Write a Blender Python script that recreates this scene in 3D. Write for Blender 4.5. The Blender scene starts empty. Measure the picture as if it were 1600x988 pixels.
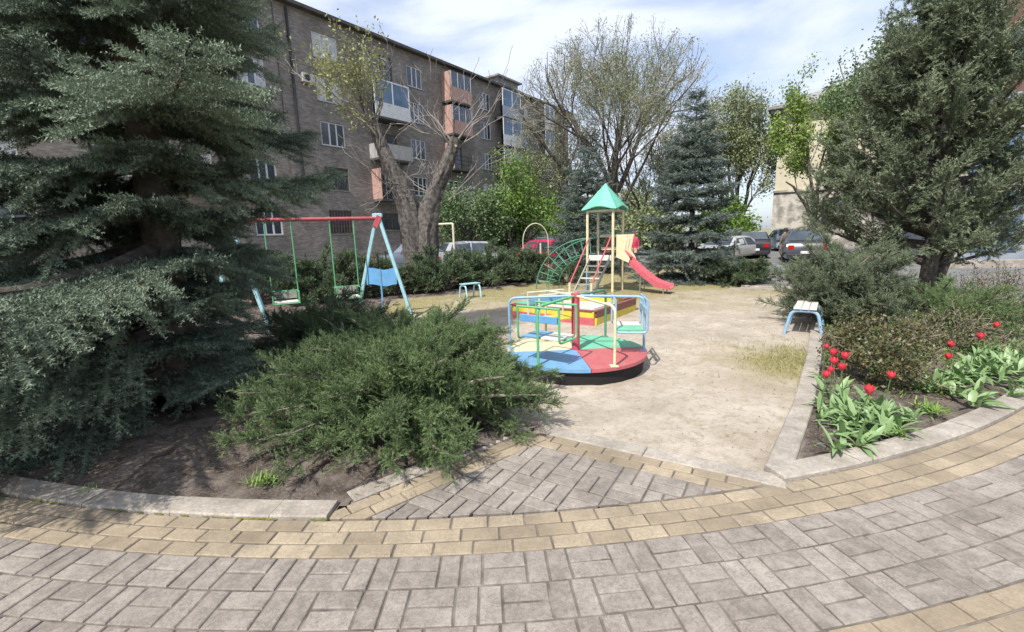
import bpy, math, random
import numpy as np
from mathutils import Vector, Matrix
S = bpy.context.scene
C = S.collection
R_ = math.radians
rnd = random.Random(7)
rng = np.random.default_rng(11)

# ------------------------------------------------------------------ camera, sky, sun, exposure
cam_d = bpy.data.cameras.new('camera'); cam = bpy.data.objects.new('camera', cam_d); C.objects.link(cam)
cam_d.sensor_fit = 'HORIZONTAL'; cam_d.sensor_width = 36.0; cam_d.lens = 36.0 * 700 / 1600
cam_d.clip_start = 0.05; cam_d.clip_end = 3000
PITCH, ROLL, EYE = 0.178476630, -0.0300090983, 1.535
_f = Vector((0, math.cos(PITCH), -math.sin(PITCH))); _u = Vector((0, math.sin(PITCH), math.cos(PITCH))); _r = Vector((1, 0, 0))
cr, sr = math.cos(ROLL), math.sin(ROLL)
_right = _r * cr + _u * sr; _up = _u * cr - _r * sr
cam.matrix_world = Matrix(((_right.x, _up.x, -_f.x, 0), (_right.y, _up.y, -_f.y, 0), (_right.z, _up.z, -_f.z, EYE), (0, 0, 0, 1)))
S.camera = cam

SUN_EL, SUN_AZ = R_(54), R_(212)          # azimuth clockwise from +Y: the sun stands behind the camera to the left
w = bpy.data.worlds.new("World"); S.world = w; w.use_nodes = True
nt = w.node_tree; nt.nodes.clear()
def N(tree, t, **k):
    n = tree.nodes.new(t)
    for a, b in k.items():
        if a == 'ins':
            for i, v in b.items(): n.inputs[i].default_value = v
        else: setattr(n, a, b)
    return n
sky = N(nt, 'ShaderNodeTexSky', sky_type='NISHITA', sun_disc=False, sun_elevation=SUN_EL, sun_rotation=SUN_AZ, altitude=100, air_density=1.0, dust_density=1.5, ozone_density=1.0)
tc = N(nt, 'ShaderNodeTexCoord'); mp = N(nt, 'ShaderNodeMapping'); mp.inputs['Scale'].default_value = (1.1, 1.1, 3.2); mp.inputs['Rotation'].default_value = (0.25, 0.1, 0.5)
nz = N(nt, 'ShaderNodeTexNoise', ins={'Scale': 2.1, 'Detail': 7.0, 'Roughness': 0.55, 'Distortion': 0.35})
cr1 = N(nt, 'ShaderNodeValToRGB'); cr1.color_ramp.elements[0].position = 0.40; cr1.color_ramp.elements[1].position = 0.62
cr1.color_ramp.elements[0].color = (0.30, 0.30, 0.30, 1); cr1.color_ramp.elements[1].color = (1, 1, 1, 1)
mixc = N(nt, 'ShaderNodeMixRGB', ins={'Color2': (7.4, 8.0, 9.2, 1)})
bg = N(nt, 'ShaderNodeBackground', ins={'Strength': 0.102}); wo = N(nt, 'ShaderNodeOutputWorld')
L = nt.links.new
L(tc.outputs['Generated'], mp.inputs['Vector']); L(mp.outputs['Vector'], nz.inputs['Vector']); L(nz.outputs['Fac'], cr1.inputs['Fac'])
L(cr1.outputs['Color'], mixc.inputs['Fac']); sg = N(nt, 'ShaderNodeMixRGB', blend_type='MULTIPLY', ins={'Fac': 1.0, 'Color2': (1.35, 1.45, 1.65, 1)}); L(sky.outputs['Color'], sg.inputs['Color1']); L(sg.outputs['Color'], mixc.inputs['Color1']); L(mixc.outputs['Color'], bg.inputs['Color']); L(bg.outputs['Background'], wo.inputs['Surface'])
sd = bpy.data.lights.new('sun', 'SUN'); sd.energy = 4.9; sd.angle = R_(0.55); sd.color = (1.0, 0.955, 0.88)
so = bpy.data.objects.new('sun', sd); C.objects.link(so)
sdir = Vector((math.sin(SUN_AZ) * math.cos(SUN_EL), math.cos(SUN_AZ) * math.cos(SUN_EL), math.sin(SUN_EL)))
so.rotation_euler = sdir.to_track_quat('Z', 'Y').to_euler(); so.location = sdir * 60
S.view_settings.view_transform = 'Standard'; S.view_settings.look = 'None'; S.view_settings.exposure = 0.34; S.view_settings.gamma = 1
S.render.engine = 'CYCLES'
S.cycles.max_bounces = 6; S.cycles.transparent_max_bounces = 8; S.cycles.diffuse_bounces = 3

# ------------------------------------------------------------------ materials
def mat(name, col, rough=0.6, noise=None, col2=None, bump=0.0, bscale=30.0, metal=0.0, attr=False, trans=0.0, spec=0.5, detail=4.0, lo=0.35, hi=0.65, coat=0.0):
    """base colour, optional second colour mixed by noise (scale `noise`) or by the per-vertex 'tint' attribute"""
    m = bpy.data.materials.new(name); m.use_nodes = True; t = m.node_tree
    b = t.nodes['Principled BSDF']; out = t.nodes['Material Output']
    b.inputs['Roughness'].default_value = rough; b.inputs['Metallic'].default_value = metal
    b.inputs['Specular IOR Level'].default_value = spec
    if coat: b.inputs['Coat Weight'].default_value = coat
    b.inputs['Base Color'].default_value = (*col, 1)
    if col2 is not None:
        mx = N(t, 'ShaderNodeMixRGB', ins={'Color1': (*col, 1), 'Color2': (*col2, 1)})
        if attr:
            at = N(t, 'ShaderNodeAttribute', attribute_name='tint'); t.links.new(at.outputs['Fac'], mx.inputs['Fac'])
        else:
            co = N(t, 'ShaderNodeTexCoord')
            n = N(t, 'ShaderNodeTexNoise', ins={'Scale': noise, 'Detail': detail, 'Roughness': 0.6})
            rp = N(t, 'ShaderNodeMapRange', ins={'From Min': lo, 'From Max': hi})
            t.links.new(co.outputs['Object'], n.inputs['Vector']); t.links.new(n.outputs['Fac'], rp.inputs['Value']); t.links.new(rp.outputs['Result'], mx.inputs['Fac'])
        t.links.new(mx.outputs['Color'], b.inputs['Base Color'])
        if trans:
            tr = N(t, 'ShaderNodeBsdfTranslucent'); t.links.new(mx.outputs['Color'], tr.inputs['Color'])
            ms = N(t, 'ShaderNodeMixShader', ins={'Fac': trans}); t.links.new(b.outputs[0], ms.inputs[1]); t.links.new(tr.outputs[0], ms.inputs[2]); t.links.new(ms.outputs[0], out.inputs['Surface'])
    if bump:
        co = N(t, 'ShaderNodeTexCoord'); n2 = N(t, 'ShaderNodeTexNoise', ins={'Scale': bscale, 'Detail': 5.0, 'Roughness': 0.65})
        bp = N(t, 'ShaderNodeBump', ins={'Strength': bump, 'Distance': 0.02})
        t.links.new(co.outputs['Object'], n2.inputs['Vector']); t.links.new(n2.outputs['Fac'], bp.inputs['Height']); t.links.new(bp.outputs['Normal'], b.inputs['Normal'])
    return m
def speckle(m, scale, amount, dark=(0.05, 0.05, 0.05)):
    """fine aggregate grain over whatever feeds the base colour"""
    t = m.node_tree; b = t.nodes['Principled BSDF']; lk = b.inputs['Base Color'].links
    co = N(t, 'ShaderNodeTexCoord'); n = N(t, 'ShaderNodeTexNoise', ins={'Scale': scale, 'Detail': 3.0, 'Roughness': 0.75})
    rp = N(t, 'ShaderNodeMapRange', ins={'From Min': 0.44, 'From Max': 0.60, 'To Min': 0.0, 'To Max': amount})
    mx = N(t, 'ShaderNodeMixRGB', ins={'Color2': (*dark, 1)})
    if lk: t.links.new(lk[0].from_socket, mx.inputs['Color1'])
    else: mx.inputs['Color1'].default_value = b.inputs['Base Color'].default_value
    t.links.new(co.outputs['Object'], n.inputs['Vector']); t.links.new(n.outputs['Fac'], rp.inputs['Value']); t.links.new(rp.outputs['Result'], mx.inputs['Fac']); t.links.new(mx.outputs['Color'], b.inputs['Base Color'])
    return m
def paint(name, col, worn=(0.32, 0.27, 0.22), rough=0.42):
    d = tuple(c * 0.72 for c in col)
    m = mat(name, col, rough, noise=9, col2=d, bump=0.08, bscale=45, lo=0.4, hi=0.85)
    return speckle(speckle(m, 26, 0.30, worn), 7, .16, tuple(c * .5 + .12 for c in col))
def brick_mat(name, c1, c2, mortar, sx=1.0, bw=0.26, bh=0.085):
    m = bpy.data.materials.new(name); m.use_nodes = True; t = m.node_tree; b = t.nodes['Principled BSDF']
    b.inputs['Roughness'].default_value = 0.9; b.inputs['Specular IOR Level'].default_value = 0.2
    co = N(t, 'ShaderNodeTexCoord'); sp = N(t, 'ShaderNodeSeparateXYZ'); ad = N(t, 'ShaderNodeMath', operation='ADD'); cb = N(t, 'ShaderNodeCombineXYZ')
    t.links.new(co.outputs['Object'], sp.inputs[0]); t.links.new(sp.outputs['X'], ad.inputs[0]); t.links.new(sp.outputs['Y'], ad.inputs[1])
    t.links.new(ad.outputs[0], cb.inputs['X']); t.links.new(sp.outputs['Z'], cb.inputs['Y'])
    br = N(t, 'ShaderNodeTexBrick', ins={'Color1': (*c1, 1), 'Color2': (*c2, 1), 'Mortar': (*mortar, 1), 'Scale': sx, 'Mortar Size': 0.012, 'Brick Width': bw, 'Row Height': bh, 'Bias': -0.1})
    t.links.new(cb.outputs[0], br.inputs['Vector'])
    n = N(t, 'ShaderNodeTexNoise', ins={'Scale': 0.55, 'Detail': 6.0, 'Roughness': 0.7}); t.links.new(co.outputs['Object'], n.inputs['Vector'])
    rp = N(t, 'ShaderNodeMapRange', ins={'From Min': 0.3, 'From Max': 0.7, 'To Min': 0.62, 'To Max': 1.18}); t.links.new(n.outputs['Fac'], rp.inputs['Value'])
    mu = N(t, 'ShaderNodeMixRGB', blend_type='MULTIPLY', ins={'Fac': 1.0}); t.links.new(br.outputs['Color'], mu.inputs['Color1']); t.links.new(rp.outputs['Result'], mu.inputs['Color2'])
    t.links.new(mu.outputs['Color'], b.inputs['Base Color'])
    return m
M = {}
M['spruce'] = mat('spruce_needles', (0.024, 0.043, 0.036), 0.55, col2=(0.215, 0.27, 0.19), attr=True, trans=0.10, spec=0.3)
M['spruce_far'] = mat('far_spruce_needles', (0.036, 0.056, 0.046), 0.6, col2=(0.17, 0.21, 0.18), attr=True, trans=0.1, spec=0.3)
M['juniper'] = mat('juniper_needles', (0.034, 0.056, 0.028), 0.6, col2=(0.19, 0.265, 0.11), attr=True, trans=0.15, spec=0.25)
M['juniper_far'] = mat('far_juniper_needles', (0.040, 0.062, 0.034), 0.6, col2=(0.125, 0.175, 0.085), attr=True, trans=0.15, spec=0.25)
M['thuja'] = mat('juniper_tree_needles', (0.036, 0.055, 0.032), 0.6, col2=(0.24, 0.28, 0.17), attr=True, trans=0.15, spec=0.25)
M['leaf_green'] = mat('fresh_leaves', (0.085, 0.16, 0.03), 0.5, col2=(0.26, 0.40, 0.09), attr=True, trans=0.35, spec=0.3)
M['leaf_lime'] = mat('lime_leaves', (0.15, 0.23, 0.045), 0.5, col2=(0.36, 0.46, 0.14), attr=True, trans=0.38, spec=0.3)
M['leaf_olive'] = mat('young_olive_leaves', (0.18, 0.21, 0.10), 0.55, col2=(0.37, 0.42, 0.22), attr=True, trans=0.3, spec=0.25)
M['leaf_gold'] = mat('golden_young_leaves', (0.20, 0.215, 0.08), 0.55, col2=(0.43, 0.44, 0.20), attr=True, trans=0.3, spec=0.25)
M['leaf_mid'] = mat('mid_green_leaves', (0.065, 0.12, 0.045), 0.5, col2=(0.25, 0.34, 0.16), attr=True, trans=0.3, spec=0.3)
M['rose'] = mat('reddish_rose_leaves', (0.05, 0.105, 0.030), 0.45, col2=(0.215, 0.15, 0.075), attr=True, trans=0.25)
M['tulip_leaf'] = mat('tulip_leaves', (0.12, 0.22, 0.07), 0.42, col2=(0.30, 0.42, 0.19), attr=True, trans=0.25)
M['grass'] = mat('dry_grass', (0.17, 0.19, 0.055), 0.7, col2=(0.44, 0.38, 0.20), attr=True, trans=0.2)
M['weed'] = mat('weed_blades', (0.12, 0.22, 0.04), 0.6, col2=(0.24, 0.36, 0.07), attr=True, trans=0.25)
M['twig_litter'] = mat('needle_litter', (0.10, 0.065, 0.04), 0.9, col2=(0.28, 0.20, 0.13), attr=True)
M['red_petal'] = mat('red_petals', (0.46, 0.012, 0.035), 0.45, noise=9, col2=(0.68, 0.05, 0.075), bump=0.0)
M['bark'] = mat('grey_bark', (0.042, 0.035, 0.03), 0.95, noise=9, col2=(0.155, 0.137, 0.122), bump=1.0, bscale=14, detail=8)
M['bark_dark'] = mat('dark_bark', (0.045, 0.036, 0.03), 0.95, noise=10, col2=(0.13, 0.11, 0.09), bump=0.8, bscale=22)
M['twig'] = mat('bare_twigs', (0.15, 0.13, 0.115), 0.9, noise=6, col2=(0.29, 0.26, 0.23))
M['stem'] = mat('woody_stems', (0.13, 0.10, 0.08), 0.9, noise=14, col2=(0.30, 0.25, 0.21))
M['paver_grey'] = speckle(mat('grey_pavers', (0.245, 0.212, 0.180), 0.85, col2=(0.365, 0.320, 0.275), attr=True, bump=0.35, bscale=160), 120, 0.45, (0.12, 0.105, 0.095))
M['paver_yellow'] = speckle(mat('yellow_pavers', (0.30, 0.24, 0.165), 0.85, col2=(0.45, 0.372, 0.262), attr=True, bump=0.35, bscale=160), 120, 0.38, (0.22, 0.17, 0.11))
def dirt(m, scale=1.3, lo_=.62):
    t = m.node_tree; b = t.nodes['Principled BSDF']; src = b.inputs['Base Color'].links[0].from_socket
    co = N(t, 'ShaderNodeTexCoord'); n = N(t, 'ShaderNodeTexNoise', ins={'Scale': scale, 'Detail': 8.0, 'Roughness': .7}); t.links.new(co.outputs['Object'], n.inputs['Vector'])
    rp = N(t, 'ShaderNodeMapRange', ins={'From Min': .32, 'From Max': .62, 'To Min': lo_, 'To Max': 1.06}); t.links.new(n.outputs['Fac'], rp.inputs['Value'])
    mu = N(t, 'ShaderNodeMixRGB', blend_type='MULTIPLY', ins={'Fac': 1.0}); t.links.new(src, mu.inputs['Color1']); t.links.new(rp.outputs['Result'], mu.inputs['Color2']); t.links.new(mu.outputs['Color'], b.inputs['Base Color'])
speckle(M['paver_grey'], 48, .42, (.15, .13, .112)); speckle(M['paver_yellow'], 48, .38, (.21, .165, .115)); speckle(M['paver_grey'], 14, .30, (.44, .39, .335)); speckle(M['paver_yellow'], 14, .28, (.27, .22, .16)); dirt(M['paver_grey'], 2.6, .66); dirt(M['paver_yellow'], 2.6, .66)
M['joint'] = mat('joint_sand', (0.085, 0.072, 0.06), 0.95, noise=7, col2=(0.21, 0.185, 0.155), bump=0.3, bscale=150)
M['concrete'] = speckle(mat('kerb_concrete', (0.32, 0.28, 0.235), 0.9, noise=5, col2=(0.46, 0.41, 0.35), bump=0.35, bscale=70), 60, 0.4, (0.2, 0.18, 0.15))
speckle(M['concrete'], 22, .30, (.20, .175, .145)); dirt(M['concrete'], 2.2, .72)
M['moss'] = mat('moss', (0.07, 0.075, 0.022), 0.95, noise=40, col2=(0.16, 0.15, 0.05))
M['asphalt'] = speckle(mat('worn_asphalt', (0.13, 0.13, 0.132), 0.9, noise=0.7, col2=(0.21, 0.205, 0.20), bump=0.3, bscale=60), 90, 0.3)
M['white_paint'] = paint('white_paint', (0.74, 0.72, 0.66))
M['cream'] = paint('cream_paint', (0.74, 0.67, 0.42))
M['cream_pipe'] = paint('cream_pipe_paint', (0.66, 0.62, 0.45))
M['red'] = paint('red_paint', (0.50, 0.055, 0.085))
M['slide_red'] = paint('slide_red_paint', (0.58, 0.085, 0.125))
M['disc_red'] = paint('deck_red_paint', (0.50, 0.095, 0.11))
M['maroon'] = paint('maroon_paint', (0.21, 0.035, 0.035))
M['yellow'] = paint('yellow_paint', (0.72, 0.58, 0.035))
M['blue'] = paint('sky_blue_paint', (0.13, 0.36, 0.62))
M['pale_blue'] = paint('pale_blue_paint', (0.25, 0.46, 0.66))
M['panel_blue'] = paint('panel_blue_paint', (0.115, 0.38, 0.70))
M['aqua'] = paint('aqua_paint', (0.36, 0.64, 0.71))
M['green'] = paint('green_paint', (0.10, 0.46, 0.20))
M['mint'] = paint('mint_green_paint', (0.13, 0.53, 0.33))
M['roof_mint'] = paint('mint_roof_paint', (0.12, 0.53, 0.36))
M['dark_green'] = paint('dark_green_paint', (0.045, 0.25, 0.15))
M['step_grey'] = paint('ladder_grey_paint', (0.33, 0.33, 0.29))
M['dark_metal'] = mat('dark_metal', (0.02, 0.02, 0.022), 0.5)
M['under'] = mat('under_deck_shade', (0.014, 0.013, 0.013), 0.9)  # near-black colour stands in for shade below the roundabout deck
M['sand'] = speckle(mat('pit_sand', (0.50, 0.44, 0.34), 0.95, noise=8, col2=(0.62, 0.56, 0.46), bump=0.5, bscale=30), 90, 0.2)
M['brick_wall'] = brick_mat('grey_brown_brick', (0.205, 0.176, 0.152), (0.365, 0.320, 0.278), (0.25, 0.228, 0.205))
M['pale_wall'] = mat('pale_yellow_render', (0.50, 0.445, 0.325), 0.9, noise=1.1, col2=(0.60, 0.55, 0.42), bump=0.15, bscale=12)
M['dappled_stone_base'] = mat('grey_shade_dappled_stone', (0.24, 0.22, 0.195), 0.95, noise=1.6, col2=(0.52, 0.48, 0.42), bump=0.4, bscale=8, lo=0.42, hi=0.58)  # grey stone, with tree-shadow dapples painted in as blotches
M['slate'] = mat('weathered_roof', (0.17, 0.165, 0.16), 0.85, noise=2, col2=(0.30, 0.29, 0.28))
M['eave'] = mat('dark_eave', (0.05, 0.045, 0.04), 0.8, noise=2, col2=(0.10, 0.09, 0.08))
M['orange_brick'] = brick_mat('orange_brick', (0.55, 0.24, 0.15), (0.62, 0.30, 0.19), (0.42, 0.34, 0.28))
M['blue_grey'] = mat('blue_grey_panels', (0.22, 0.25, 0.31), 0.55, noise=0.9, col2=(0.32, 0.35, 0.41))
M['frame_white'] = mat('white_window_frame', (0.66, 0.66, 0.65), 0.5, noise=4, col2=(0.55, 0.55, 0.54))
M['frame_brown'] = mat('brown_window_frame', (0.09, 0.06, 0.045), 0.6, noise=5, col2=(0.15, 0.11, 0.09))
M['salmon'] = mat('salmon_balcony_panel', (0.37, 0.215, 0.175), 0.75, noise=3, col2=(0.45, 0.285, 0.235))
M['parapet'] = mat('grey_balcony_parapet', (.30, .29, .275), .8, noise=2, col2=(.40, .385, .37))
M['curtain'] = mat('pale_curtain', (0.42, 0.42, 0.43), 0.9, noise=6, col2=(0.62, 0.62, 0.62))
M['ac'] = mat('off_white_plastic', (0.52, 0.51, 0.48), 0.5, noise=4, col2=(0.42, 0.41, 0.39))
M['steel'] = mat('galvanised_steel', (0.42, 0.43, 0.43), 0.45, noise=8, col2=(0.30, 0.31, 0.31), metal=0.6)
def glass(name, col, rough=0.06):
    m = mat(name, col, rough, noise=0.8, col2=tuple(c * 2.2 for c in col), spec=0.9); return m
M['glass'] = glass('window_glass', (0.035, 0.042, 0.052))
M['glass_blue'] = glass('blue_glass', (0.05, 0.085, 0.13))
M['car_glass'] = glass('car_glass', (0.035, 0.045, 0.055), .03)
M['tyre'] = mat('tyre_rubber', (0.018, 0.018, 0.018), 0.85)
M['rim'] = mat('wheel_rim', (0.35, 0.35, 0.36), 0.35, metal=0.8)
M['lamp_red'] = mat('tail_light', (0.35, 0.01, 0.012), 0.2)
M['lamp_white'] = mat('headlight', (0.65, 0.66, 0.68), 0.15)
M['plate'] = mat('plate_white', (0.62, 0.62, 0.60), 0.5)
M['globe'] = mat('white_globe', (0.75, 0.75, 0.74), 0.3)
M['wood'] = mat('weathered_wood', (0.16, 0.09, 0.065), 0.85, noise=12, col2=(0.26, 0.17, 0.13))
M['skin'] = mat('skin', (0.50, 0.31, 0.22), 0.55)
M['hair'] = mat('dark_hair', (0.03, 0.02, 0.015), 0.7)
M['coat_brown'] = mat('brown_coat', (0.13, 0.105, 0.085), 0.9, noise=10, col2=(0.19, 0.155, 0.13))
M['jacket_red'] = mat('red_jacket', (0.42, 0.03, 0.08), 0.85, noise=10, col2=(0.52, 0.05, 0.11))
M['trouser'] = mat('dark_trousers', (0.03, 0.032, 0.04), 0.9)
M['bag'] = mat('white_bag', (0.72, 0.71, 0.69), 0.7)
def car_paint(n, c): return mat(n, c, 0.28, noise=1.5, col2=tuple(x * 0.85 for x in c), spec=0.5, coat=0.6)

# ------------------------------------------------------------------ object helpers
def props(o, label=None, cat=None, group=None, kind=None):
    if label: o['label'] = label
    if cat: o['category'] = cat
    if group: o['group'] = group
    if kind: o['kind'] = kind
    return o
def thing(name, label, cat, loc=(0, 0, 0), rotz=0.0, group=None):
    o = bpy.data.objects.new(name, None); C.objects.link(o); o.empty_display_size = 0.2
    o.location = loc; o.rotation_euler = (0, 0, rotz)
    return props(o, label, cat, group)
def copy_tree(o, parent=None):
    c = o.copy(); C.objects.link(c)
    if parent: c.parent = parent
    for ch in list(o.children): copy_tree(ch, c)
    return c
class MB:
    def __init__(s): s.v = []; s.f = []; s.m = []; s.cur = 0
    def add(s, vs, fs):
        b = len(s.v); s.v += [tuple(v) for v in vs]; s.f += [tuple(b + i for i in f) for f in fs]; s.m += [s.cur] * len(fs); return s
    def box(s, x0, y0, z0, x1, y1, z1, bev=0.0, M4=None):
        vs = [(x, y, z) for z in (z0, z1) for y in (y0, y1) for x in (x0, x1)]
        if bev > 0:
            vs = []
            for z, i in ((z0, bev), (z0 + bev, 0), (z1 - bev, 0), (z1, bev)):
                vs += [(x0 + i, y0 + i, z), (x1 - i, y0 + i, z), (x1 - i, y1 - i, z), (x0 + i, y1 - i, z)]
            fs = [(3, 2, 1, 0), (12, 13, 14, 15)]
            for k in range(3):
                for j in range(4): fs.append((k * 4 + j, k * 4 + (j + 1) % 4, k * 4 + 4 + (j + 1) % 4, k * 4 + 4 + j))
        else: fs = [(0, 2, 3, 1), (4, 5, 7, 6), (0, 1, 5, 4), (2, 6, 7, 3), (0, 4, 6, 2), (1, 3, 7, 5)]
        if M4 is not None: vs = [M4 @ Vector(v) for v in vs]
        return s.add(vs, fs)
    def beam(s, a, b, wd, ht, up=(0, 0, 1), bev=0.0):
        a = Vector(a); b = Vector(b); x = (b - a); l = x.length; x.normalize(); up = Vector(up)
        y = up.cross(x)
        if y.length < 1e-4: y = Vector((0, 1, 0)).cross(x)
        y.normalize(); z = x.cross(y)
        m = Matrix(((x.x, y.x, z.x, a.x), (x.y, y.y, z.y, a.y), (x.z, y.z, z.z, a.z), (0, 0, 0, 1)))
        return s.box(0, -wd / 2, -ht / 2, l, wd / 2, ht / 2, bev, m)
    def tube(s, pts, r, n=8, cap=True):
        pts = [Vector(p) for p in pts]; k = len(pts)
        rs = r if isinstance(r, (list, tuple)) else [r] * k
        ref = None; rings = []
        for i, p in enumerate(pts):
            d = (pts[min(i + 1, k - 1)] - pts[max(i - 1, 0)])
            if d.length < 1e-9: d = Vector((0, 0, 1))
            d.normalize()
            if ref is None: ref = Vector((0, 0, 1)) if abs(d.z) < 0.9 else Vector((1, 0, 0))
            x = (ref - d * ref.dot(d)); x.normalize(); y = d.cross(x); ref = x
            rings.append([p + (x * math.cos(2 * math.pi * j / n) + y * math.sin(2 * math.pi * j / n)) * rs[i] for j in range(n)])
        vs = [v for g in rings for v in g]
        fs = [(i * n + j, i * n + (j + 1) % n, (i + 1) * n + (j + 1) % n, (i + 1) * n + j) for i in range(k - 1) for j in range(n)]
        if cap: fs += [tuple(range(n - 1, -1, -1)), tuple((k - 1) * n + j for j in range(n))]
        return s.add(vs, fs)
    def lathe(s, prof, n=24, c=(0, 0, 0)):
        vs = []; k = len(prof)
        for r, z in prof: vs += [(c[0] + r * math.cos(2 * math.pi * j / n), c[1] + r * math.sin(2 * math.pi * j / n), c[2] + z) for j in range(n)]
        fs = [(i * n + j, i * n + (j + 1) % n, (i + 1) * n + (j + 1) % n, (i + 1) * n + j) for i in range(k - 1) for j in range(n)]
        return s.add(vs, fs)
    def prism(s, poly, z0, z1):
        k = len(poly)
        a = sum(poly[i][0] * poly[(i + 1) % k][1] - poly[(i + 1) % k][0] * poly[i][1] for i in range(k))
        if a < 0: poly = poly[::-1]
        vs = [(x, y, z0) for x, y in poly] + [(x, y, z1) for x, y in poly]
        return s.add(vs, [tuple(range(k - 1, -1, -1)), tuple(range(k, 2 * k))] + [(i, (i + 1) % k, k + (i + 1) % k, k + i) for i in range(k)])
    def build(s, name, mats, parent=None, smooth=False, loc=None, **tags):
        me = bpy.data.meshes.new(name); me.from_pydata(s.v, [], s.f)
        if not isinstance(mats, (list, tuple)): mats = [mats]
        for m in mats: me.materials.append(m)
        if len(mats) > 1: me.polygons.foreach_set('material_index', s.m)
        if smooth:
            me.polygons.foreach_set('use_smooth', [True] * len(me.polygons))
            try: me.set_sharp_from_angle(angle=R_(40))
            except Exception: pass
        me.update(); o = bpy.data.objects.new(name, me); C.objects.link(o)
        if parent: o.parent = parent
        if loc: o.location = loc
        return props(o, **tags)
def arc_corner(a, b, c, r, n=5):
    """rounded corner at b between a and c"""
    a, b, c = Vector(a), Vector(b), Vector(c)
    u = (a - b).normalized(); v = (c - b).normalized(); p0 = b + u * r; p2 = b + v * r
    return [((1 - t) ** 2) * p0 + 2 * t * (1 - t) * b + t * t * p2 for t in [i / n for i in range(n + 1)]]
def rounded(pts, r, n=5):
    out = [Vector(pts[0])]
    for i in range(1, len(pts) - 1): out += arc_corner(pts[i - 1], pts[i], pts[i + 1], r, n)
    return out + [Vector(pts[-1])]

# --- fast mesh from numpy polygons (all with the same corner count)
def np_mesh(name, V, F, m, parent=None, tint=None, **tags):
    me = bpy.data.meshes.new(name); n, k = F.shape
    me.vertices.add(len(V)); me.vertices.foreach_set('co', V.astype(np.float32).ravel())
    me.loops.add(n * k); me.loops.foreach_set('vertex_index', F.astype(np.int32).ravel())
    me.polygons.add(n); me.polygons.foreach_set('loop_start', np.arange(0, n * k, k, dtype=np.int32))
    me.update(calc_edges=True)
    if tint is not None:
        a = me.attributes.new('tint', 'FLOAT', 'POINT'); a.data.foreach_set('value', tint.astype(np.float32))
    me.materials.append(m)
    o = bpy.data.objects.new(name, me); C.objects.link(o)
    if parent: o.parent = parent
    return props(o, **tags)
def unit(a): return a / np.maximum(np.linalg.norm(a, axis=-1, keepdims=True), 1e-9)
class Foliage:
    """collects sprays (position, direction, roll, length, tint) and bakes them from one template into a single mesh"""
    def __init__(s): s.p = []; s.d = []; s.u = []; s.l = []; s.t = []
    def add(s, p, d, l, t, u=None):
        p = np.atleast_2d(np.asarray(p, float)); n = len(p)
        d = np.broadcast_to(np.asarray(d, float), (n, 3)); l = np.broadcast_to(np.asarray(l, float), (n,)); t = np.broadcast_to(np.asarray(t, float), (n,))
        u = np.broadcast_to(np.asarray(u, float), (n, 3)) if u is not None else rng.normal(size=(n, 3))
        s.p.append(p); s.d.append(d); s.l.append(l); s.t.append(t); s.u.append(u)
    def bake(s, name, tmpl, m, parent=None, **tags):
        TV, TF, TT = tmpl
        p = np.concatenate(s.p); d = unit(np.concatenate(s.d)); u = np.concatenate(s.u); l = np.concatenate(s.l); t = np.concatenate(s.t)
        y = unit(np.cross(u, d)); z = np.cross(d, y)
        sc = l[:, None, None]
        V = p[:, None, :] + sc * (TV[None, :, 0:1] * d[:, None, :] + TV[None, :, 1:2] * y[:, None, :] + TV[None, :, 2:3] * z[:, None, :])
        n, k = len(p), len(TV)
        F = (TF[None] + (np.arange(n) * k)[:, None, None]).reshape(-1, TF.shape[1])
        ti = np.clip(t[:, None] + TT[None, :], 0, 1).ravel()
        return np_mesh(name, V.reshape(-1, 3), F, m, parent, ti, **tags)
def brush(nn, nl, nw, ang, seed, flat=1.0):
    """bottle-brush spray along +X, unit length; nn needles"""
    g = np.random.default_rng(seed); V = []; F = []; T = []
    for i in range(nn):
        s = (i + 0.3) / nn * 0.95; ph = i * 2.399 + g.uniform(-.3, .3); a = math.radians(ang) * g.uniform(.7, 1.2)
        d = np.array([math.cos(a), math.sin(a) * math.cos(ph), math.sin(a) * math.sin(ph) * flat]); l = nl * g.uniform(.8, 1.2) * (1 - .3 * s)
        side = np.cross(d, g.normal(size=3)); side /= np.linalg.norm(side); b = np.array([s, 0, 0]); k = len(V)
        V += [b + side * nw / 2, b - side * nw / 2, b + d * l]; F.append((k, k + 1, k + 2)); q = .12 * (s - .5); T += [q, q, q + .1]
    return np.array(V), np.array(F), np.array(T)
def leaf_t(wd=0.55, fold=0.12):
    V = np.array([(0, 0, 0), (.5, wd / 2, fold), (1, 0, 0), (.5, -wd / 2, fold)]); return V, np.array([(0, 1, 2, 3)]), np.array([-.03, 0, .05, 0])
T_SPRUCE = brush(18, 0.20, 0.062, 58, 1)
T_SPRUCE_FAR = brush(9, 0.42, 0.115, 48, 2)
T_JUN = brush(11, 0.36, 0.085, 36, 3)
T_JUN_FAR = brush(8, 0.45, 0.14, 38, 4)
T_LEAF = leaf_t()
T_NARROW = leaf_t(0.22, 0.05)

def frame_pts(pts, s):
    """interpolate polyline pts (n,3) at fractions s -> positions and tangents"""
    pts = np.asarray(pts, float); n = len(pts) - 1; x = np.clip(np.asarray(s) * n, 0, n - 1e-6); i = x.astype(int); f = (x - i)[:, None]
    return pts[i] * (1 - f) + pts[i + 1] * f, unit(pts[i + 1] - pts[i])

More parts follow.
